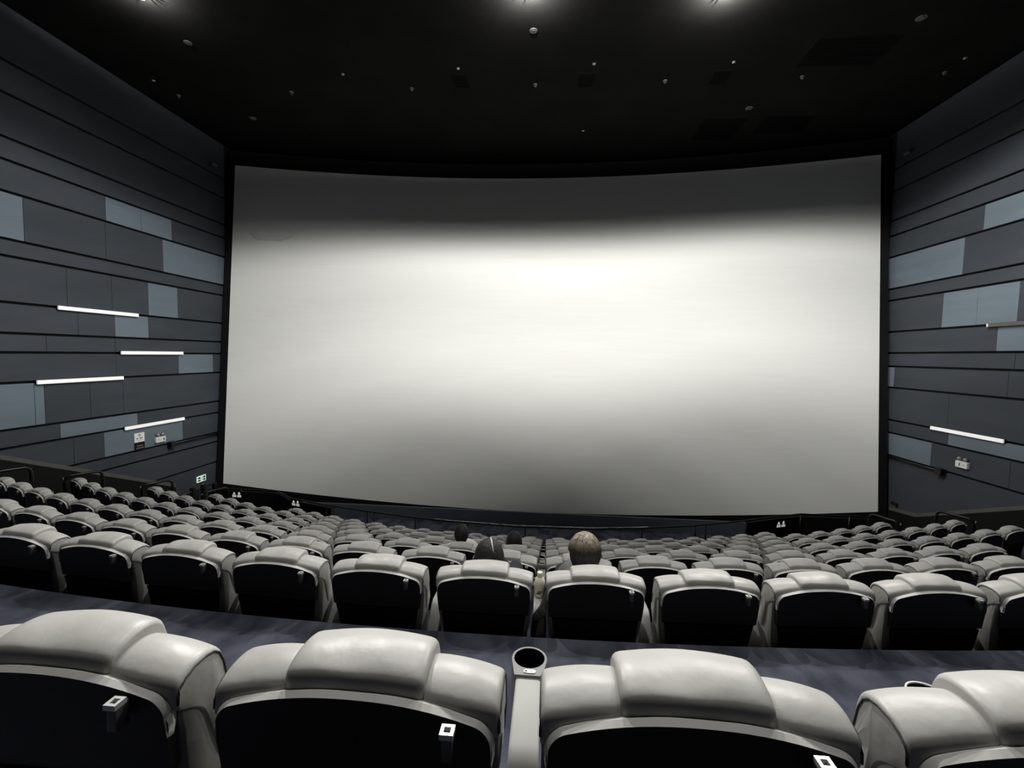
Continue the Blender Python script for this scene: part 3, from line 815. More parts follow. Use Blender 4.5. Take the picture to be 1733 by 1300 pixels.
root = empty('exit_sign', (WL + 0.012, 12.56, Z0 - 3.85)); tag(root, 'small lit green and white exit sign low on left wall', 'sign')
b1 = bmesh.new(); box(b1, 0.002, 0.03, -0.17, 0.17, -0.09, 0.09, 0.004); mesh_obj('light_box', b1, M['exit'], root, smooth=False)
for y0, y1, z0, z1 in ((-0.145, -0.05, 0.012, 0.062), (-0.145, -0.05, -0.062, -0.012), (0.05, 0.145, 0.012, 0.062), (0.05, 0.145, -0.062, -0.012)):
    b1 = bmesh.new(); box(b1, 0.03, 0.032, y0, y1, z0, z1); mesh_obj('dark_field', b1, M['ink'], root, smooth=False)
b1 = bmesh.new()   # running figure
lathe(b1, [(0.0, 0.0), (0.02, 0.0), (0.02, 0.003), (0.0, 0.003)], 12, (0.031, 0.012, 0.085), axis='x')
for a, c, r in (((0.005, 0.06), (-0.005, -0.01), 0.016), ((-0.005, -0.01), (0.035, -0.045), 0.011), ((0.035, -0.045), (0.025, -0.10), 0.010), ((-0.005, -0.01), (-0.02, -0.06), 0.011),
                ((-0.02, -0.06), (-0.055, -0.075), 0.010), ((0.005, 0.05), (0.045, 0.02), 0.009), ((0.005, 0.05), (-0.04, 0.025), 0.009)):
    tube(b1, [(0.032, a[0], a[1]), (0.032, c[0], c[1])], r, 6)
for v_ in b1.verts: v_.co.y *= 0.75; v_.co.z *= 0.72
o1 = mesh_obj('running_figure', b1, M['exit_green'], root); o1['label'] = 'green running figure'

root = empty('wall_socket', (WR, 12.95, Z0 - 3.86)); tag(root, 'small black box low on right wall by the screen corner', 'fitting')
b1 = bmesh.new(); box(b1, -0.05, -0.001, -0.10, 0.10, -0.04, 0.05, 0.01); mesh_obj('box', b1, M['rail'], root, smooth=False)
b1 = bmesh.new(); box(b1, -0.055, -0.049, -0.10, 0.10, -0.06, -0.045); mesh_obj('lip', b1, M['disc'], root, smooth=False)
for x, s, lab in ((WL, 1, 'small white camera high on left wall beside the screen corner'), (WR, -1, 'small white camera high on right wall beside the screen corner')):
    root = empty('wall_camera', (x, 13.3, Z0 + 5.56)); tag(root, lab, 'camera', 'small cameras high on the side walls')
    b1 = bmesh.new(); box(b1, min(0, 0.10 * s), max(0, 0.10 * s), -0.02, 0.02, -0.02, 0.02); mesh_obj('arm', b1, M['disc'], root, smooth=False)
    b1 = bmesh.new(); lathe(b1, [(0.0, -0.11), (0.035, -0.10), (0.04, 0.06), (0.0, 0.07)], 14, (0.11 * s, 0, -0.01), axis='y'); mesh_obj('body', b1, M['disc'], root)

# ---------------------------------------------------------- ceiling items
def disc(x, y, r, label, nm='ceiling_downlight', grp='unlit round ceiling downlights', cat='ceiling light'):
    root = empty(nm, (x, y, CEIL)); tag(root, label, cat, grp)
    b1 = bmesh.new(); lathe(b1, [(r, 0.0), (r, -0.006), (r * 0.9, -0.010), (r * 0.78, -0.010), (r * 0.72, -0.007)], 24); mesh_obj('trim_ring', b1, M['disc'], root, angle=30)
    b1 = bmesh.new(); lathe(b1, [(0.0, -0.012), (r * 0.5, -0.010), (r * 0.72, -0.007)][::-1], 24); mesh_obj('lens', b1, M['disc'], root)
for x, y, r, lab in ((-7.7, 9.36, 0.078, 'unlit round ceiling downlight just below the left glowing lamp'), (-0.47, 9.41, 0.075, 'unlit round ceiling downlight just below the middle glowing lamp'),
                     (6.75, 9.48, 0.09, 'unlit round ceiling downlight at upper right, right of all glowing lamps'), (-8.33, 12.38, 0.09, 'unlit round ceiling downlight nearest the screen at left'),
                     (4.93, 12.5, 0.09, 'unlit round ceiling downlight nearest the screen at right')):
    disc(x, y, r, lab)
words = ['leftmost', 'second from left', 'third from left', 'middle', 'third from right', 'second from right', 'rightmost']
for i, x in enumerate((-9.5, -6.52, -3.48, -0.49, 2.51, 5.54, 8.54)):
    root = empty('ceiling_sprinkler', (x, 11.2, CEIL)); tag(root, f'small pale ceiling disc, {words[i]} of the long crosswise row', 'sprinkler', 'sprinkler discs in the long row')
    b1 = bmesh.new(); lathe(b1, [(0.045, 0.0), (0.048, -0.018), (0.038, -0.027), (0.0, -0.029)], 18); mesh_obj('rosette', b1, M['disc'], root)
    b1 = bmesh.new(); lathe(b1, [(0.012, -0.03), (0.012, -0.05), (0.03, -0.052), (0.03, -0.056), (0.0, -0.057)], 12); mesh_obj('deflector', b1, M['disc'], root)
for x, y, lab in ((-9.6, 10.57, 'tiny pale smoke detector near left wall'), (-4.91, 10.57, 'tiny pale smoke detector left of the middle vent'), (-2.2, 10.5, 'tiny pale smoke detector beside the left square vent'),
                  (0.82, 10.5, 'tiny pale smoke detector beside the middle square vent'), (3.81, 10.6, 'tiny pale smoke detector beside the right square vent'), (8.55, 10.72, 'tiny pale smoke detector near right wall'),
                  (0.8, 13.48, 'tiny pale smoke detector close above the screen')):
    root = empty('smoke_detector', (x, y, CEIL)); tag(root, lab, 'smoke detector', 'smoke detectors on the ceiling')
    b1 = bmesh.new(); lathe(b1, [(0.035, 0.0), (0.035, -0.015), (0.025, -0.026), (0.0, -0.028)], 16); mesh_obj('cover', b1, M['glass'], root)
for x, y, w, d, lab in ((-2.24, 11.0, 0.36, 0.5, 'square black ceiling vent, left of three'), (0.7, 11.1, 0.36, 0.5, 'square black ceiling vent, middle of three'), (3.72, 11.15, 0.36, 0.5, 'square black ceiling vent, right of three'),
                        (4.55, 13.6, 1.1, 1.2, 'large black ceiling vent nearest the screen'), (6.2, 13.4, 1.3, 0.9, 'large black ceiling vent right of the one nearest the screen'),
                        (6.0, 10.4, 1.6, 0.9, 'large black ceiling vent at upper right')):
    root = empty('ceiling_vent', (x, y, CEIL)); tag(root, lab, 'vent', 'black vents on the ceiling')
    b1 = bmesh.new(); box(b1, -w / 2, w / 2, -d / 2, d / 2, -0.012, -0.001); mesh_obj('backing', b1, M['vent'], root, smooth=False)
    b1 = bmesh.new(); t = 0.03
    for x0, x1, y0, y1 in ((-w / 2 - t, w / 2 + t, -d / 2 - t, -d / 2), (-w / 2 - t, w / 2 + t, d / 2, d / 2 + t), (-w / 2 - t, -w / 2, -d / 2, d / 2), (w / 2, w / 2 + t, -d / 2, d / 2)): box(b1, x0, x1, y0, y1, -0.008, -0.001)
    mesh_obj('frame', b1, M['ceiling'], root, smooth=False)
    b1 = bmesh.new(); nn = max(3, int(d / 0.12))
    for q in range(nn): yy = -d / 2 + d * (q + 0.5) / nn; box(b1, -w / 2, w / 2, yy - 0.02, yy + 0.02, -0.016, -0.012)
    mesh_obj('louvres', b1, M['vent'], root, smooth=False)

# ----------------------------------------------------------- lit downlights
WASH = [(0.24, 0.0), (0.28, 0.06), (0.31, 0.17), (0.34, 0.38), (0.38, 0.66), (0.42, 0.76), (0.47, 0.68), (0.53, 0.66), (0.60, 0.80), (0.66, 1.0), (0.72, 0.93), (0.76, 0.62), (0.80, 0.18), (0.84, 0.05), (0.9, 0.03), (1.0, 0.03)]
FLOODP = [(0.74, 0.0), (0.82, 0.12), (0.90, 0.42), (0.96, 0.85), (1.0, 1.0)]
def spot(x, y, power, radius=0.06, size=156, blend=0.2, prof=WASH):
    """a downlight with the light distribution of its reflector (candela curve over the angle from straight down)"""
    ld = bpy.data.lights.new('downlight_beam', 'SPOT'); ld.energy = power; ld.spot_size = math.radians(size); ld.spot_blend = blend
    ld.shadow_soft_size = radius; ld.color = (1.0, 0.985, 0.95)
    ld.use_nodes = True
    nt = ld.node_tree; em = next(n_ for n_ in nt.nodes if n_.type == 'EMISSION')
    ge = nt.nodes.new('ShaderNodeNewGeometry'); se = nt.nodes.new('ShaderNodeSeparateXYZ'); ab = nt.nodes.new('ShaderNodeMath'); ab.operation = 'ABSOLUTE'
    cr_ = nt.nodes.new('ShaderNodeValToRGB')
    nt.links.new(ge.outputs['Incoming'], se.inputs[0]); nt.links.new(se.outputs['Z'], ab.inputs[0]); nt.links.new(ab.outputs[0], cr_.inputs['Fac'])
    els = cr_.color_ramp.elements
    els[0].position, els[0].color = prof[0][0], (prof[0][1],) * 3 + (1,)
    els[1].position, els[1].color = prof[-1][0], (prof[-1][1],) * 3 + (1,)
    for p_, v_ in prof[1:-1]:
        e_ = els.new(p_); e_.color = (v_, v_, v_, 1)
    nt.links.new(cr_.outputs['Color'], em.inputs['Strength'])
    return ld
KP = 1850.0
def lit(x, y, label, power, glow=7.0, size=156, blend=0.05, prof=WASH):
    root = empty('ceiling_lamp', (x, y, CEIL)); tag(root, label, 'ceiling light', 'glowing round ceiling lamps')
    r = 0.12
    b1 = bmesh.new(); lathe(b1, [(r, 0.0), (r, -0.02), (r * 0.9, -0.03), (r * 0.7, -0.03), (r * 0.62, -0.01)], 28); mesh_obj('trim_ring', b1, M['disc'], root, angle=30)
    b1 = bmesh.new(); lathe(b1, [(0.0, -0.125), (r * 0.80, -0.125), (r * 0.85, -0.118), (r * 0.85, -0.0815), (r * 0.82, -0.0815), (r * 0.82, -0.112), (0.0, -0.112)], 28); mesh_obj('added_light_shield', b1, M['disc'], root, angle=30)  # added shield; keeps the bloom light off the screen and seats
    b1 = bmesh.new(); lathe(b1, [(0.0, -0.131), (r * 0.62, -0.129), (r * 0.62, -0.1255), (0.0, -0.1255)], 28); mesh_obj('diffuser', b1, M['lamp_on'], root)
    b1 = bmesh.new(); tube(b1, [(0, 0, 0), (0, 0, -0.05)], 0.02, 10); tube(b1, [(0.07, 0, 0), (0.07, 0, -0.113)], 0.004, 6); tube(b1, [(-0.07, 0, 0), (-0.07, 0, -0.113)], 0.004, 6); mesh_obj('stem', b1, M['rail'], root)
    # invented crown of thin uneven fins, added to cast streaks on the ceiling
    rnd = random.Random(int(x * 100) + 5)
    b1 = bmesh.new(); a = 0.0
    while a < 2 * PI:
        w = rnd.uniform(0.05, 0.16); h = rnd.uniform(0.02, 0.055)
        ca, sa = math.cos(a), math.sin(a); cb, sb = math.cos(a + w), math.sin(a + w)
        q = [b1.verts.new(p) for p in ((0.15 * ca, 0.15 * sa, -0.0), (0.15 * cb, 0.15 * sb, -0.0), (0.15 * cb, 0.15 * sb, -h), (0.15 * ca, 0.15 * sa, -h),
                                       (0.153 * ca, 0.153 * sa, -0.0), (0.153 * cb, 0.153 * sb, -0.0), (0.153 * cb, 0.153 * sb, -h), (0.153 * ca, 0.153 * sa, -h))]
        for f_ in ((0, 1, 2, 3), (4, 7, 6, 5), (0, 4, 5, 1), (3, 2, 6, 7), (0, 3, 7, 4), (1, 5, 6, 2)): b1.faces.new([q[i] for i in f_])
        a += w + rnd.uniform(0.03, 0.16)
    mesh_obj('added_streak_fins', b1, M['vent'], root, smooth=False)
    lo = bpy.data.objects.new('downlight_beam', spot(x, y, power, size=size, blend=blend, prof=prof)); COL.objects.link(lo); lo.location = (x, y, CEIL - 0.20); lo.parent = None
    if glow:
        pd = bpy.data.lights.new('added_bloom_light', 'POINT'); pd.energy = glow; pd.shadow_soft_size = 0.012; pd.color = (1, 0.97, 0.92)  # added point light, imitates lens bloom on the ceiling round the lamp
        po = bpy.data.objects.new('added_bloom_light', pd); COL.objects.link(po); po.location = (x, y, CEIL - 0.085)
for x, y, lab, pw in ((-7.45, 7.98, 'left of the three glowing ceiling lamps at photo top', 0.03), (-0.52, 8.34, 'middle of the three glowing ceiling lamps at photo top', 0.95),
                      (2.9, 8.54, 'right of the three glowing ceiling lamps at photo top', 0.6)):
    lit(x, y, lab, KP * pw, glow=220 if x < -5 else 520)
lit(5.3, 8.0, 'unseen added ceiling lamp over the right side of the tier', KP * 0.82, glow=0)  # unseen lamp, added to light the right part of the screen
lit(-3.8, 7.8, 'unseen added ceiling lamp over the left side of the tier', KP * 1.0, glow=0)  # unseen lamp, added to light the screen's left part and the wall
for x in (-7.4, -3.9, -0.5, 2.9, 6.4):  # unseen lamp row, added to light the seats
    lit(x, 2.8, 'unseen added ceiling lamp in the crosswise row above the third seat row', 480, glow=0, size=92, blend=0.2, prof=FLOODP)

# ------------------------------------------------------------------ people
def eval_mesh(o_):
    dg = bpy.context.evaluated_depsgraph_get()
    me = bpy.data.meshes.new_from_object(o_.evaluated_get(dg))
    return me
def _ball(nu=12, nv=8):
    pts = [(0, 0, 1)]
    for a in range(1, nv):
        for b_2 in range(nu):
            t, p = PI * a / nv, 2 * PI * b_2 / nu
            pts.append((math.sin(t) * math.cos(p), math.sin(t) * math.sin(p), math.cos(t)))
    pts.append((0, 0, -1)); n_ = len(pts) - 1; fs = []
    for b_2 in range(nu):
        fs.append((0, 1 + b_2, 1 + (b_2 + 1) % nu)); fs.append((n_, n_ - nu + (b_2 + 1) % nu, n_ - nu + b_2))
    for a in range(nv - 2):
        for b_2 in range(nu):
            q = 1 + a * nu + b_2; q2 = 1 + a * nu + (b_2 + 1) % nu
            fs.append((q, q + nu, q2 + nu, q2))
    return pts, fs
BP, BF = _ball()
def skin_chain(chains):
    """limbs as tapered runs of overlapping balls; the voxel remesh later melts them into one surface"""
    vs, fs = [], []
    def ball(c, r):
        rx, ry, rz_ = r if isinstance(r, tuple) else (r, r, r)
        o0 = len(vs)
        vs.extend((c[0] + p[0] * rx, c[1] + p[1] * ry, c[2] + p[2] * rz_) for p in BP)
        fs.extend(tuple(k + o0 for k in f_) for f_ in BF)
    as3 = lambda r: Vector(r if isinstance(r, tuple) else (r, r, r))
    for ch in chains:
        for (a, ra), (c, rc) in zip(ch, ch[1:]):
            a, c, ra, rc = Vector(a), Vector(c), as3(ra), as3(rc)
            n_ = max(1, int(math.ceil((c - a).length / (0.28 * min(min(ra), min(rc))))))
            for k in range(n_ + 1):
                t = k / n_; ball(a.lerp(c, t), tuple(ra.lerp(rc, t)))
    me = bpy.data.meshes.new('tmp'); me.from_pydata(vs, [], fs)
    return me
def head_bm(b1, c, yaw=0.0, s=1.0):
    """a head facing +y at centre c"""
    t = bmesh.new(); bmesh.ops.create_uvsphere(t, u_segments=28, v_segments=22, radius=1)
    for v in t.verts:
        x, y, z = v.co
        w = 0.074 if z > -0.1 else 0.074 * (1 - 0.38 * min(1, (-0.1 - z) / 0.9))
        d = 0.093 if y < 0 else 0.096
        if z < -0.2 and y < 0: d *= 1 - 0.45 * min(1, (-0.2 - z) / 0.8)
        X, Y, Z = x * w, y * d, z * 0.116
        if y > 0.4:
            if abs(x) < 0.2 and -0.45 < z < 0.12: Y += 0.024 * (1 - abs(x) / 0.2) * (0.12 - z + 0.15) / 0.7           # nose
            if 0.15 < abs(x) < 0.55 and -0.12 < z < 0.16: Y -= 0.010                                             # eye sockets
            if abs(x) < 0.35 and -0.66 < z < -0.5: Y += 0.006                                                    # lips
            if abs(x) < 0.3 and z < -0.8: Y += 0.008                                                              # chin
        v.co = (X, Y, Z)
    for sx in (-1, 1):
        e = bmesh.ops.create_uvsphere(t, u_segments=12, v_segments=8, radius=1)['verts']
        for v in e: v.co = (sx * 0.079 + v.co.x * 0.011, -0.010 + v.co.y * 0.017, -0.012 + v.co.z * 0.031)
    mt = Matrix.Translation(c) @ Matrix.Rotation(yaw, 4, 'Z') @ Matrix.Scale(s, 4)
    bmesh.ops.transform(t, matrix=mt, verts=t.verts[:])
    me = bpy.data.meshes.new('tmp'); t.to_mesh(me); t.free(); b1.from_mesh(me); bpy.data.meshes.remove(me)
def remesh(b1, vox):
    me = bpy.data.meshes.new('tmp'); b1.to_mesh(me); b1.free()
    o_ = bpy.data.objects.new('tmp', me); COL.objects.link(o_)
    md = o_.modifiers.new('r', 'REMESH'); md.mode = 'VOXEL'; md.voxel_size = vox
    sm = o_.modifiers.new('sm', 'SMOOTH'); sm.iterations = 4; sm.factor = 0.5
    res = eval_mesh(o_); bpy.data.objects.remove(o_); bpy.data.meshes.remove(me)
    return res
def link_mesh(nm, me, m_, parent):
    me.name = nm; me.materials.clear(); me.materials.append(m_)
    me.polygons.foreach_set('use_smooth', [True] * len(me.polygons))
    o_ = bpy.data.objects.new(nm, me); COL.objects.link(o_); o_.parent = parent; return o_

def person(seat_key, head_w, label, hair, hair_mat, shirt_mat, elbow_out=False, yaw=0.0, hscale=1.0):
    st = seats[seat_key]; rz = st.rotation_euler.z; loc = Vector(st.location)
    inv = (Matrix.Translation(loc) @ Matrix.Rotation(rz, 4, 'Z')).inverted()
    h = inv @ Vector((head_w[0], head_w[1], Z0 + head_w[2]))          # head centre in the seat's own frame
    hx, hy, hz = h
    root = empty('person', loc, rz); tag(root, label, 'person', 'people seated in the rows')
    V = Vector
    neck0 = V((hx, hy + 0.01, hz - 0.07)); neck = V((hx * 0.98, hy + 0.035, hz - 0.185))
    pelv = V((hx * 0.3, 0.71, 0.50))
    chest = neck.lerp(pelv, 0.36) + V((0, 0.015, 0.03)); belly = neck.lerp(pelv, 0.72) + V((0, 0.0, 0.015))
    torso = [(pelv, (0.165, 0.115, 0.115)), (belly, (0.145, 0.105, 0.105)), (chest, (0.165, 0.112, 0.115)), (neck + V((0, 0.025, -0.03)), (0.11, 0.06, 0.06)), (neck + V((0, 0.01, -0.01)), 0.060), (neck0, 0.052), (V((hx, hy - 0.005, hz - 0.02)), 0.05)]
    body = [torso]; sleeves = []; legs = []; feet = []
    hands = []
    for sx in (-1, 1):
        sh = neck + V((sx * 0.142, 0.04, -0.088)); a0 = neck + V((sx * 0.09, 0.025, -0.025))
        if elbow_out and sx < 0:
            el = sh + V((-0.20, 0.12, -0.06)); wr_ = el + V((0.16, 0.19, 0.04))
        else:
            el = V((hx + sx * 0.215, 0.52, 0.555)); wr_ = V((hx + sx * 0.066 + 0.44 * head_w[0] / head_w[1], 0.77, 0.655))
        body.append([(a0, 0.062), (sh, 0.058), (sh.lerp(el, 0.5), 0.046), (el, 0.042), (el.lerp(wr_, 0.4), 0.038), (wr_, 0.026)])
        sleeves.append([(a0, 0.072), (sh, 0.070), (sh.lerp(el, 0.5), 0.060), (el, 0.055)] + [(el.lerp(wr_, 0.92), 0.041)])
        # hand: palm and five fingers
        dr = (wr_ - el).normalized(); side_v = V((-sx, 0, 0)); side_v = (side_v - dr * side_v.dot(dr)).normalized(); dn = dr.cross(side_v)
        if dn.z > 0: dn = -dn
        palm = wr_ + dr * 0.05
        hands.append([(wr_, 0.026), (palm, 0.030), (palm + dr * 0.03, 0.026)])
        for i, (off, ln) in enumerate(((-0.030, 0.060), (-0.010, 0.074), (0.011, 0.078), (0.031, 0.070))):
            k0 = palm + dr * 0.028 + side_v * off
            k1 = k0 + dr * ln * 0.45 + dn * 0.008; k2 = k1 + dr * ln * 0.32 + dn * 0.018; k3 = k2 + dr * ln * 0.2 + dn * 0.018
            hands.append([(k0 - dr * 0.02, 0.010), (k1, 0.0088), (k2, 0.0082), (k3, 0.0075)])
        t0 = palm + side_v * 0.026 - dr * 0.02; t1 = t0 + side_v * 0.024 + dr * 0.026 + dn * 0.008; t2 = t1 + dr * 0.028 + side_v * 0.004 + dn * 0.008
        hands.append([(t0 - side_v * 0.015, 0.012), (t1, 0.010), (t2, 0.0085)])
        hip = pelv + V((sx * 0.085, 0.02, -0.005)); kn = V((sx * 0.11, 1.03, 0.45)); an = V((sx * 0.11, 0.99, 0.11))
        body.append([(hip, 0.095), (hip.lerp(kn, 0.5), 0.074), (kn, 0.056), (kn.lerp(an, 0.35), 0.052), (an, 0.035)])
        body.append([(an, 0.035), (an + V((0, 0.10, -0.065)), 0.030)])
        legs.append([(hip, 0.110), (hip.lerp(kn, 0.5), 0.088), (kn, 0.070), (kn.lerp(an, 0.35), 0.064), (an + V((0, 0, 0.02)), 0.056)])
        feet.append([(an + V((0, -0.03, -0.06)), 0.042), (an + V((0, 0.05, -0.066)), 0.043), (an + V((0, 0.14, -0.074)), 0.034)])
    b1 = bmesh.new()
    for me in [skin_chain(body)] + [skin_chain([c]) for c in hands]:
        b1.from_mesh(me); bpy.data.meshes.remove(me)
    head_bm(b1, V((hx, hy, hz)), yaw, hscale)
    bo = link_mesh('body', remesh(b1, 0.0060), M['skin'], root)
    up_t = [(pelv, (0.175, 0.124, 0.115)), (belly, (0.160, 0.120, 0.115)), (chest, (0.178, 0.124, 0.125)), (neck + V((0, 0.028, -0.035)), (0.122, 0.07, 0.066)), (neck + V((0, 0.02, -0.02)), 0.066)]
    b1 = bmesh.new(); me = skin_chain([up_t] + sleeves); b1.from_mesh(me); bpy.data.meshes.remove(me)
    so = link_mesh('shirt', remesh(b1, 0.012), shirt_mat, root)
    b1 = bmesh.new(); me = skin_chain([[(pelv, (0.183, 0.132, 0.122)), (pelv.lerp(belly, 0.35), (0.180, 0.130, 0.10))]] + legs); b1.from_mesh(me); bpy.data.meshes.remove(me)
    link_mesh('trousers', remesh(b1, 0.014), M['trousers'], root)
    for f_ in feet:
        b1 = bmesh.new(); me = skin_chain([f_]); b1.from_mesh(me); bpy.data.meshes.remove(me)
        link_mesh('shoe', remesh(b1, 0.01), M['shoe'], root)
    rot = Matrix.Rotation(yaw, 3, 'Z')
    for sx in (-1, 1):
        b1 = bmesh.new(); bmesh.ops.create_uvsphere(b1, u_segments=12, v_segments=8, radius=0.012)
        o_ = mesh_obj('eye', b1, M['eye'], root); o_.location = V((hx, hy, hz)) + rot @ V((sx * 0.030, 0.078, 0.004))
    b1 = bmesh.new(); bmesh.ops.create_uvsphere(b1, u_segments=12, v_segments=8, radius=1)
    for v in b1.verts: v.co = (v.co.x * 0.023, v.co.y * 0.006 - 0.010 * (v.co.x ** 2), v.co.z * 0.0075)
    o_ = mesh_obj('lips', b1, M['lips'], root); o_.location = V((hx, hy, hz)) + rot @ V((0, 0.081 * hscale, -0.066)); o_.rotation_euler = (0, 0, yaw)
    # hair: a shell grown over the skull, thicker on top, ending at the nape
    b1 = bmesh.new(); bmesh.ops.create_uvsphere(b1, u_segments=96, v_segments=40, radius=1)
    kill = []
    rnd = random.Random(hash(hair) % 1000 if False else len(hair))
    for v in b1.verts:
        x, y, z = v.co
        az = math.atan2(x, -y)                     # 0 at the back of the head
        strand = noise.noise(Vector((math.cos(az) * 7, math.sin(az) * 7, z * 1.2 + (3 if hair == 'short' else 0)))) * 0.5 + noise.noise(Vector((math.cos(az) * 18, math.sin(az) * 18, z * 0.8))) * 0.5
        if hair == 'two_tone':
            rx, ry, rzz = 0.106, 0.115, 0.142
            k = 1 + 0.035 * strand
            if z < 0.15: k *= 1 - 0.24 * min(1, (0.15 - z) / 0.8)
            lim = -0.68 if abs(az) < 1.22 else (0.16 if abs(az) < 1.85 else 0.30)
        elif hair == 'short':
            rx, ry, rzz = 0.086, 0.105, 0.126
            k = 1 + 0.03 * strand
            if z < -0.1: k *= 1 - 0.14 * min(1, (-0.1 - z) / 0.7)
            lim = -0.72 if abs(az) < 1.25 else (-0.1 if abs(az) < 1.75 else 0.3)
        else:                                       # long
            rx, ry, rzz = 0.094, 0.110, 0.126
            k = 1 + 0.012 * strand
            lim = -1.1 if abs(az) < 1.9 else 0.32
        X, Y, Z = x * rx * k, y * ry * k, z * rzz * (k if z > 0 else 1)
        if hair == 'long' and z < 0 and abs(az) < 1.9:
            q = -z
            f_ = math.sqrt(max(0.0, 1 - z * z))
            g = (1.0 + 0.06 * q) / max(f_, 0.12)
            if f_ < 0.999:
                X *= min(g, 6); Y *= min(g, 6) * 0.92
            Z = -0.20 * q
        if z < lim: kill.append(v)
        v.co = (X, Y, Z)
    bmesh.ops.delete(b1, geom=kill, context='VERTS')
    ho = mesh_obj('hair', b1, hair_mat, bo)
    ho.location = V((hx, hy - 0.004, hz + 0.004)); ho.rotation_euler = (0, 0, yaw)
    md = ho.modifiers.new('thick', 'SOLIDIFY'); md.thickness = 0.006; md.offset = -1
    if seat_key == (2, 0):
        b1 = bmesh.new()
        pts = []
        for i in range(14):
            e = math.radians(40 + 75 * i / 13)
            x = 0.034 * (1 - i / 13) ** 1.3 + 0.002
            w = math.sqrt(max(0, 1 - (x / 0.094) ** 2))
            pts.append((x, -math.cos(e) * 0.1105 * w, math.sin(e) * 0.1265 * w))
        tube(b1, pts, [0.0014 + 0.0034 * math.sin(PI * i / 13) for i in range(14)], 8)
        po_ = mesh_obj('parting', b1, M['scalp'], ho); po_['label'] = 'pale line of scalp in the dark hair'
    return root
person((2, 1), (0.243, 2.77, -1.228), 'person with bleached brown two-tone hair seated right of the central gap', 'two_tone', M['hair_bleached'], M['shirt_grey'])
person((2, 0), (-0.347, 2.74, -1.27), 'person with dark hair and pale parting seated left of the central gap', 'long', M['hair_dark'], M['shirt_black'])
person((4, -1), (-1.0, 5.25, -2.155), 'person with short dark hair in a white shirt, farther left', 'short', M['hair_dark'], M['shirt_white'], elbow_out=True)
person((4, 0), (-0.368, 5.22, -2.20), 'person with round dark hair seated right of the white-shirted person', 'long', M['hair_dark'], M['shirt_black'])

# ------------------------------------------------- things in the seat gaps
def gap_point(n, y_local):
    s = seats[(n, 0)]; mt = Matrix.Translation(s.location) @ Matrix.Rotation(s.rotation_euler.z, 4, 'Z')
    return mt @ Vector((0.31, y_local, 0)), s.rotation_euler.z
g, rz = gap_point(2, 0.30)
bt = empty('bottle', (g.x, g.y, row_floor(2) + 0.6455), rz); tag(bt, 'cream plastic bottle standing on the console between two second-row seats', 'bottle')
b1 = bmesh.new(); lathe(b1, [(0.0, 0.0), (0.030, 0.001), (0.034, 0.006), (0.0345, 0.098), (0.032, 0.114), (0.024, 0.128), (0.0165, 0.135), (0.0155, 0.142), (0.0, 0.142)], 28); mesh_obj('body', b1, M['bottle'], bt)
b1 = bmesh.new(); lathe(b1, [(0.0175, 0.135), (0.0185, 0.137), (0.0185, 0.160), (0.0165, 0.165), (0.0, 0.165)], 24); mesh_obj('cap', b1, M['bottle_cap'], bt, angle=40); bt.scale = (0.96, 0.96, 0.92)
b1 = bmesh.new(); box(b1, -0.020, 0.008, -0.0365, -0.030, 0.030, 0.037, 0.002); box(b1, -0.012, 0.016, -0.0365, -0.030, 0.042, 0.048, 0.002); mesh_obj('print', b1, M['ink'], bt, smooth=False)
# dark cloth draped over that console
g, rz = gap_point(2, 0.0)
dc = empty('draped_cloth', (g.x, g.y, row_floor(2)), rz); tag(dc, 'black cloth draped over the armrest console below the cream bottle', 'cloth')
b1 = bmesh.new()
cols = []
for i in range(9):
    y = 0.0 + 0.40 * i / 8
    pr_ = [(-0.038, 0.18), (-0.039, 0.40), (-0.038, 0.60), (-0.033, 0.66 + 0.006 * math.sin(i * 1.7)), (0.0, 0.668 + 0.012 * math.sin(i * 1.1)), (0.026, 0.685 + 0.05 * (i / 8) ** 1.5), (0.036, 0.69 + 0.07 * (i / 8) ** 1.5), (0.0395, 0.5), (0.0395, 0.2)]
    q_ = min(1.0, max(0.0, (y - 0.05) / 0.17))
    cols.append([b1.verts.new((max(x, -0.039 + 0.0755 * q_ + 0.0004 * k_) + 0.0015 * math.sin(i * 2.3 + z * 9), y, z)) for k_, (x, z) in enumerate(pr_)])
for a, c in zip(cols, cols[1:]):
    for k in range(8): b1.faces.new((a[k], a[k + 1], c[k + 1], c[k]))
o1 = mesh_obj('drape', b1, M['cloth'], dc); md = o1.modifiers.new('t', 'SOLIDIFY'); md.thickness = 0.004; md.offset = 1
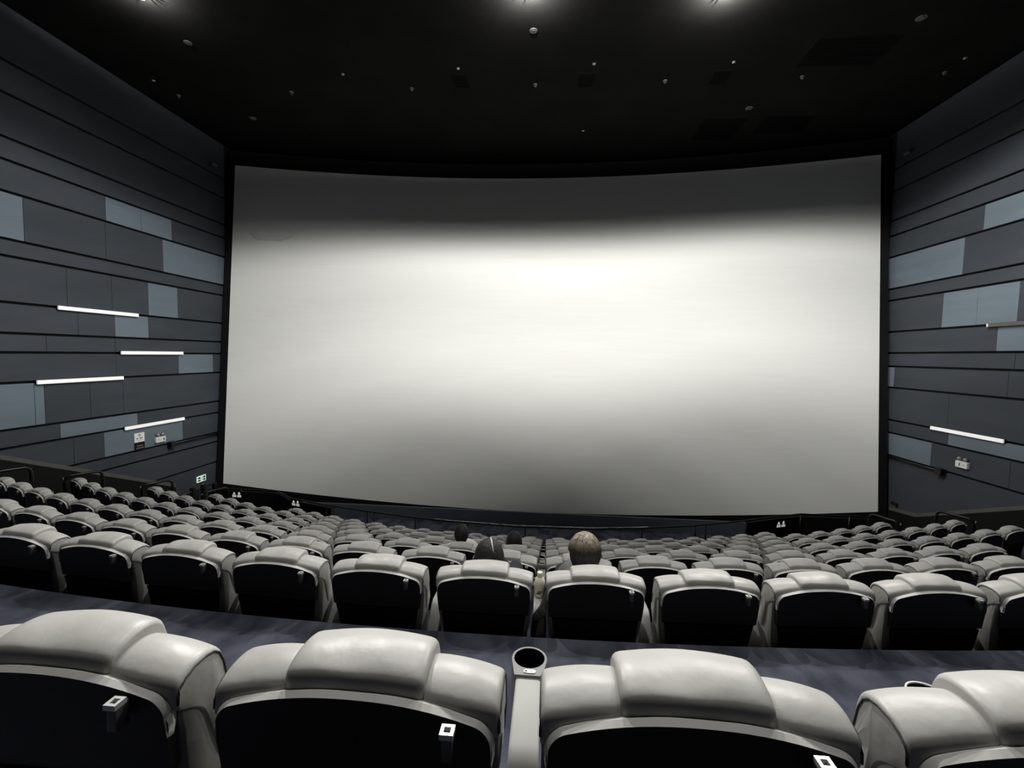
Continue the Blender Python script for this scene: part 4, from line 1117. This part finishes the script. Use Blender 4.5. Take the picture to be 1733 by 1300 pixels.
# pale looped strap with a grey block one row further
g, rz = gap_point(3, 0.46)
sp_o = empty('looped_strap', (g.x + 0.005, g.y, row_floor(3) + 0.655), rz); tag(sp_o, 'pale looped strap with grey block on third-row console beyond the bottle', 'strap')
b1 = bmesh.new(); tube(b1, [(0.0 + 0.038 * math.sin(a), -0.01 + 0.0 * a, 0.055 - 0.0 + 0.05 * math.cos(a)) for a in [PI * q / 12 * 1.0 - 0.3 for q in range(13)]], 0.005, 8); mesh_obj('loop', b1, M['strap'], sp_o)
b1 = bmesh.new(); box(b1, -0.04, 0.035, -0.05, -0.015, 0.0, 0.03, 0.006); mesh_obj('block', b1, M['console_head'], sp_o, smooth=False)
# the nearest right-hand gap has no console of its own
def drop(o_):
    for c_ in list(o_.children): drop(c_)
    bpy.data.objects.remove(o_)
bpy.context.view_layer.update()
for c_ in list(seats[(1, 1)].children):
    if c_.name.startswith('armrest'): drop(c_)
# swing-out cup holder on the right-hand front seat
st = seats[(1, 2)]
cx_, cy_, cz_ = 1.03 - st.location.x, 1.245 - st.location.y, 0.638
b1 = bmesh.new(); lathe(b1, [(0.0, -0.09), (0.043, -0.09), (0.0485, -0.002), (0.0465, -0.002), (0.041, -0.086), (0.0, -0.086)], 32, (cx_, cy_, cz_)); o1 = mesh_obj('swing_cup_holder', b1, M['cup'], st, angle=40); o1['label'] = 'black swing-out cup holder'
b1 = bmesh.new(); lathe(b1, [(0.047, -0.004), (0.0515, -0.003), (0.0515, 0.002), (0.047, 0.002)], 32, (cx_, cy_, cz_), closed=True); mesh_obj('rim', b1, M['trim'], o1)
b1 = bmesh.new(); tube(b1, [(cx_ + 0.045, cy_, cz_ - 0.05), (0.25, 0.45, 0.56), (0.30, 0.42, 0.56)], 0.009, 8); mesh_obj('swing_arm', b1, M['rail'], st)

# ------------------------------------------------------------------- world
w = bpy.data.worlds.new('world'); S.world = w; w.use_nodes = True
w.node_tree.nodes['Background'].inputs['Color'].default_value = (0.5, 0.55, 0.6, 1)
w.node_tree.nodes['Background'].inputs['Strength'].default_value = 0.0
S.view_settings.view_transform = 'Standard'; S.view_settings.look = 'None'; S.view_settings.gamma = 1.0
S.view_settings.exposure = 0.0; S.view_settings.use_curve_mapping = False
S.cycles.use_denoising = True
S.cycles.sample_clamp_indirect = 4.0; S.cycles.max_bounces = 8; S.cycles.diffuse_bounces = 5; S.cycles.glossy_bounces = 3
